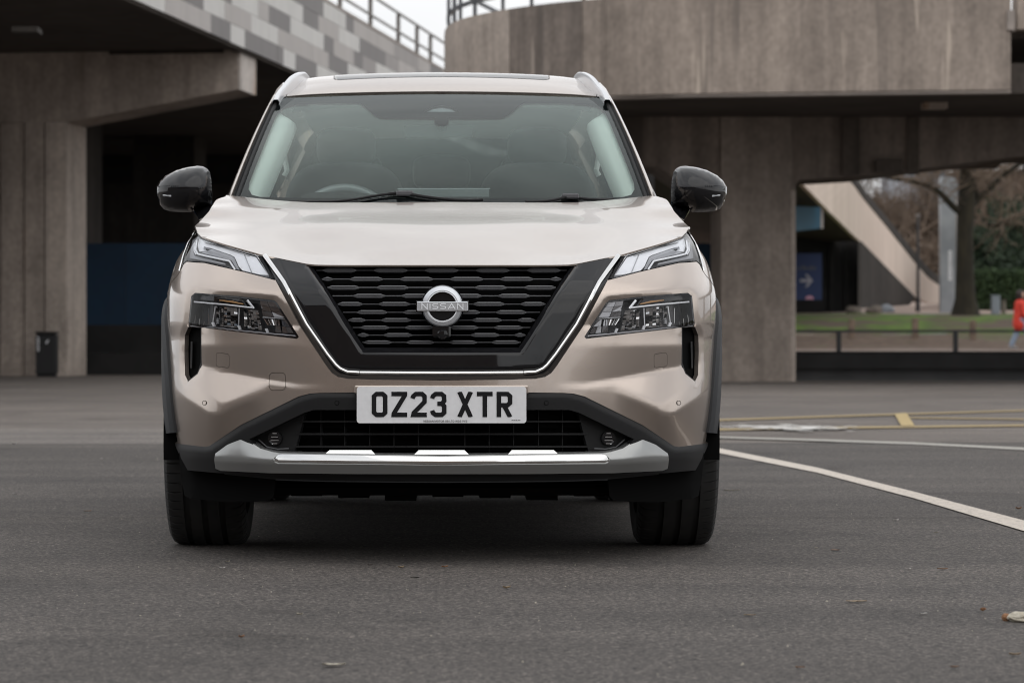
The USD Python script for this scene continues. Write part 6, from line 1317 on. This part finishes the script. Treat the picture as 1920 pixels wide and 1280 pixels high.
part(pe, 'coat', body([(j(.03, 0, 1.26), .16, j(.02, 0, .98), .175), (j(.02, 0, .98), .175, j(.02, 0, .70), .20), (j(.03, -.15, 1.27), .085, j(.03, .15, 1.27), .085), (j(.03, -.19, 1.27), .078, j(.08, -.22, 1.0), .068), (j(.08, -.22, 1.0), .066, j(.20, -.205, .855), .052), (j(.03, .19, 1.27), .078, j(-.04, .22, 1.0), .068), (j(-.04, .22, 1.0), .066, j(.0, .225, .82), .052)], .03), M['coat_red'], smooth=True)
part(pe, 'collar', body([(neck + [0, 0, -.03], .075, neck + [.005, 0, .01], .07)], .02), M['jeans'], smooth=True)
part(pe, 'hair', body([(head + [-.035, 0, .045], .10, head + [-.03, 0, -.03], .095), (head + [-.01, 0, .085], .09, head + [-.04, 0, .06], .10), (head + [-.06, 0, -.02], .08, head + [-.06, 0, -.10], .06)], .02), M['hair'], smooth=True)
for a in (ankF, ankB): part(pe, 'shoe', body([(a + [-.03, 0, -.045], .045, a + [.13, 0, -.055], .036)], .02), M['shoe'], smooth=True)
bg = thing('handbag', 'small white bag carried by the person in the red coat', 'bag', j(.24, -.27, .66))
part(bg, 'pouch', hull([j(x, y, z) for x in (.14, .36) for y in (-.30, -.24) for z in (.58, .74)] + [j(.25, -.33, .64), j(.25, -.21, .64)]), M['bag'], smooth=40)
part(bg, 'strap', tube([j(.15, -.27, .73), j(.20, -.25, .78), j(.25, -.24, .79), j(.30, -.25, .78), j(.35, -.27, .73)], .010, 6), M['bag'])

# ------------------------------------------------------------------ leaves and litter on the asphalt
def leaf(name, label, u, v, L, wd, mt, rot, curl, seed, cat_='leaf'):
    x, y = gp(u, v); g = np.random.default_rng(seed); n = 9; s = np.linspace(0, 1, n); hw = wd * np.sin(np.pi * s ** .8) ** .8 * (1 + .18 * g.normal(0, 1, n)) / 2 + .001
    rows_ = []
    for a, b in ((-1, 1.0), (-.5, .4), (0, .0), (.5, .35), (1, .9)):
        rows_.append(np.column_stack([(s - .5) * L, a * hw, .003 + curl * (b * .6 + (s - .5) ** 2 * 2.0) + .001 * g.random(n)]))
    V = np.stack(rows_, 1); c, s_ = math.cos(rot), math.sin(rot); W = V.copy(); W[..., 0] = V[..., 0] * c - V[..., 1] * s_ + x; W[..., 1] = V[..., 0] * s_ + V[..., 1] * c + y; W[..., 2] += .0045
    vv, ff = grid(W); vb = vv - [0, 0, .0008]; m = trimesh.Trimesh(np.vstack([vv, vb]), np.vstack([ff, ff[:, ::-1] + len(vv)]), process=False)
    solo(name, m, M[mt], label, cat_, None, None, smooth=True)
lv = [(626, 1253, .05, .022, 'pale_leaf', .1, .004, 'pale dry leaf alone near the bottom edge, left of centre'), (950, 1107, .022, .012, 'dry_leaf', .3, .006, 'small curled leaf in front of the car, right of centre'), (562, 1157, .016, .010, 'pale_leaf', .0, .004, 'small pale leaf left of centre in the foreground'), (417, 1069, .016, .008, 'litter_white', .1, .003, 'tiny white fleck below the left front tyre'), (427, 1057, .012, .007, 'pale_leaf', .1, .003, 'tiny pale scrap just under the left front tyre'), (752, 1068, .018, .010, 'dry_leaf', .2, .005, 'curled tan leaf under the bumper left of centre'),
      (834, 1067, .022, .008, 'rust_leaf', .5, .004, 'brown leaf sliver under the middle of the bumper'), (778, 1087, .026, .006, 'dark_leaf', -.3, .002, 'dark twig like leaf below the number plate'), (694, 1063, .016, .006, 'dark_leaf', .2, .002, 'dark leaf scrap in the car shadow edge'), (1730, 1156, .022, .008, 'litter_white', .05, .003, 'long white cigarette end on the right foreground'), (1606, 1132, .055, .020, 'dry_leaf', .02, .002, 'flattened tan leaf on the right foreground'), (1705, 1071, .010, .006, 'litter_white', .4, .002, 'white chip right of the car, above the cigarette end'),
      (1767, 1071, .032, .014, 'rust_leaf', .1, .003, 'reddish leaf to the right of the white chip'), (1843, 1150, .014, .012, 'rust_leaf', 1.1, .008, 'orange curled leaf near the right edge'), (1566, 1035, .03, .014, 'rust_leaf', .1, .002, 'flat brown leaf right of the car'), (1530, 1031, .012, .006, 'pale_leaf', .1, .002, 'small pale leaf beside the flat brown leaf'), (1755, 1002, .016, .008, 'pale_leaf', .1, .003, 'pale scrap near the end of the broad white line'), (1680, 979, .022, .006, 'litter_white', .3, .006, 'white curved paper scrap under the broad white line'),
      (1372, 922, .075, .02, 'pale_leaf', .05, .004, 'long tan leaf beside the right front tyre'), (1910, 957, .026, .012, 'rust_leaf', .2, .008, 'red brown leaf above the broad white line at the right edge'), (1903, 1233, .026, .010, 'dry_leaf', .1, .004, 'thin tan leaf at the bottom right'), (1406, 1158, .03, .012, 'dry_leaf', .1, .002, 'faint tan leaf below the right front tyre'), (26, 834, .03, .02, 'litter_white', .4, .006, 'white scrap on the road at the far left'), (29, 929, .022, .012, 'litter_white', .3, .004, 'white scrap at the left edge beside the joint'), (190, 862, .014, .010, 'litter_white', .2, .003, 'white speck on the road left of the car'),
      (164, 961, .03, .010, 'rust_leaf', .05, .002, 'thin brown leaf on the joint left of the car'), (453, 1200, .016, .010, 'rust_leaf', .6, .005, 'orange leaf scrap in the left foreground'), (1790, 1256, .02, .007, 'rust_leaf', .1, .002, 'red leaf sliver at the bottom right'), (1500, 1257, .02, .008, 'rust_leaf', .1, .002, 'brown leaf sliver at the bottom edge right of centre')]
for i, (u, v, L, wd, mt, rot, curl, lb) in enumerate(lv): leaf('fallen_leaf' if 'litter' not in mt else 'scrap', lb, u, v, L, wd, mt, rot, curl, 100 + i, 'leaf' if 'litter' not in mt else 'litter')
x, y = gp(1906, 1168); g = np.random.default_rng(9); m = trimesh.creation.icosphere(4, 1.0); v_ = np.array(m.vertices); v_ = v_ * (1 + .5 * (meshkit.fbm(v_ * 2.2, 4, 3)[:, None] - .5)) * [.034, .026, .014] + [x + .012, y, .015]
solo('crumpled_leaf', (v_, m.faces), M['pale_leaf'], 'crumpled pale leaf with brown end at the right edge', 'leaf', smooth=True)
x, y = gp(1886, 1166); v_ = np.array(m.vertices); v_ = v_ * (1 + .5 * (meshkit.fbm(v_ * 2.6, 4, 7)[:, None] - .5)) * [.010, .014, .010] + [x, y, .012]
solo('crumpled_leaf', (v_, m.faces), M['rust_leaf'], 'small brown scrap touching the crumpled pale leaf', 'leaf', smooth=True)
# grit: tiny chips scattered over the road
g = np.random.default_rng(15); n = 420; V, f = [], []
for i in range(n):
    u, v = g.uniform(-150, 2050), 700 + 620 * g.random() ** 1.3; x, y = gp(u, v); r = g.uniform(.0010, .0024) * (1.7 if g.random() < .06 else 1); z = .0045 + r * .4; n0 = len(V); a = g.uniform(0, 6.28)
    for k in range(4): V.append((x + r * math.cos(a + k * 1.571) * g.uniform(.6, 1.2), y + r * math.sin(a + k * 1.571) * g.uniform(.6, 1.2), .0042))
    V.append((x, y, z + r * .5)); f += [(n0 + k, n0 + (k + 1) % 4, n0 + 4) for k in range(4)]
solo('grit', (np.array(V), np.array(f)), M['pale_leaf'], 'tiny pale chips and grit scattered over the asphalt', 'grit', kind='stuff')
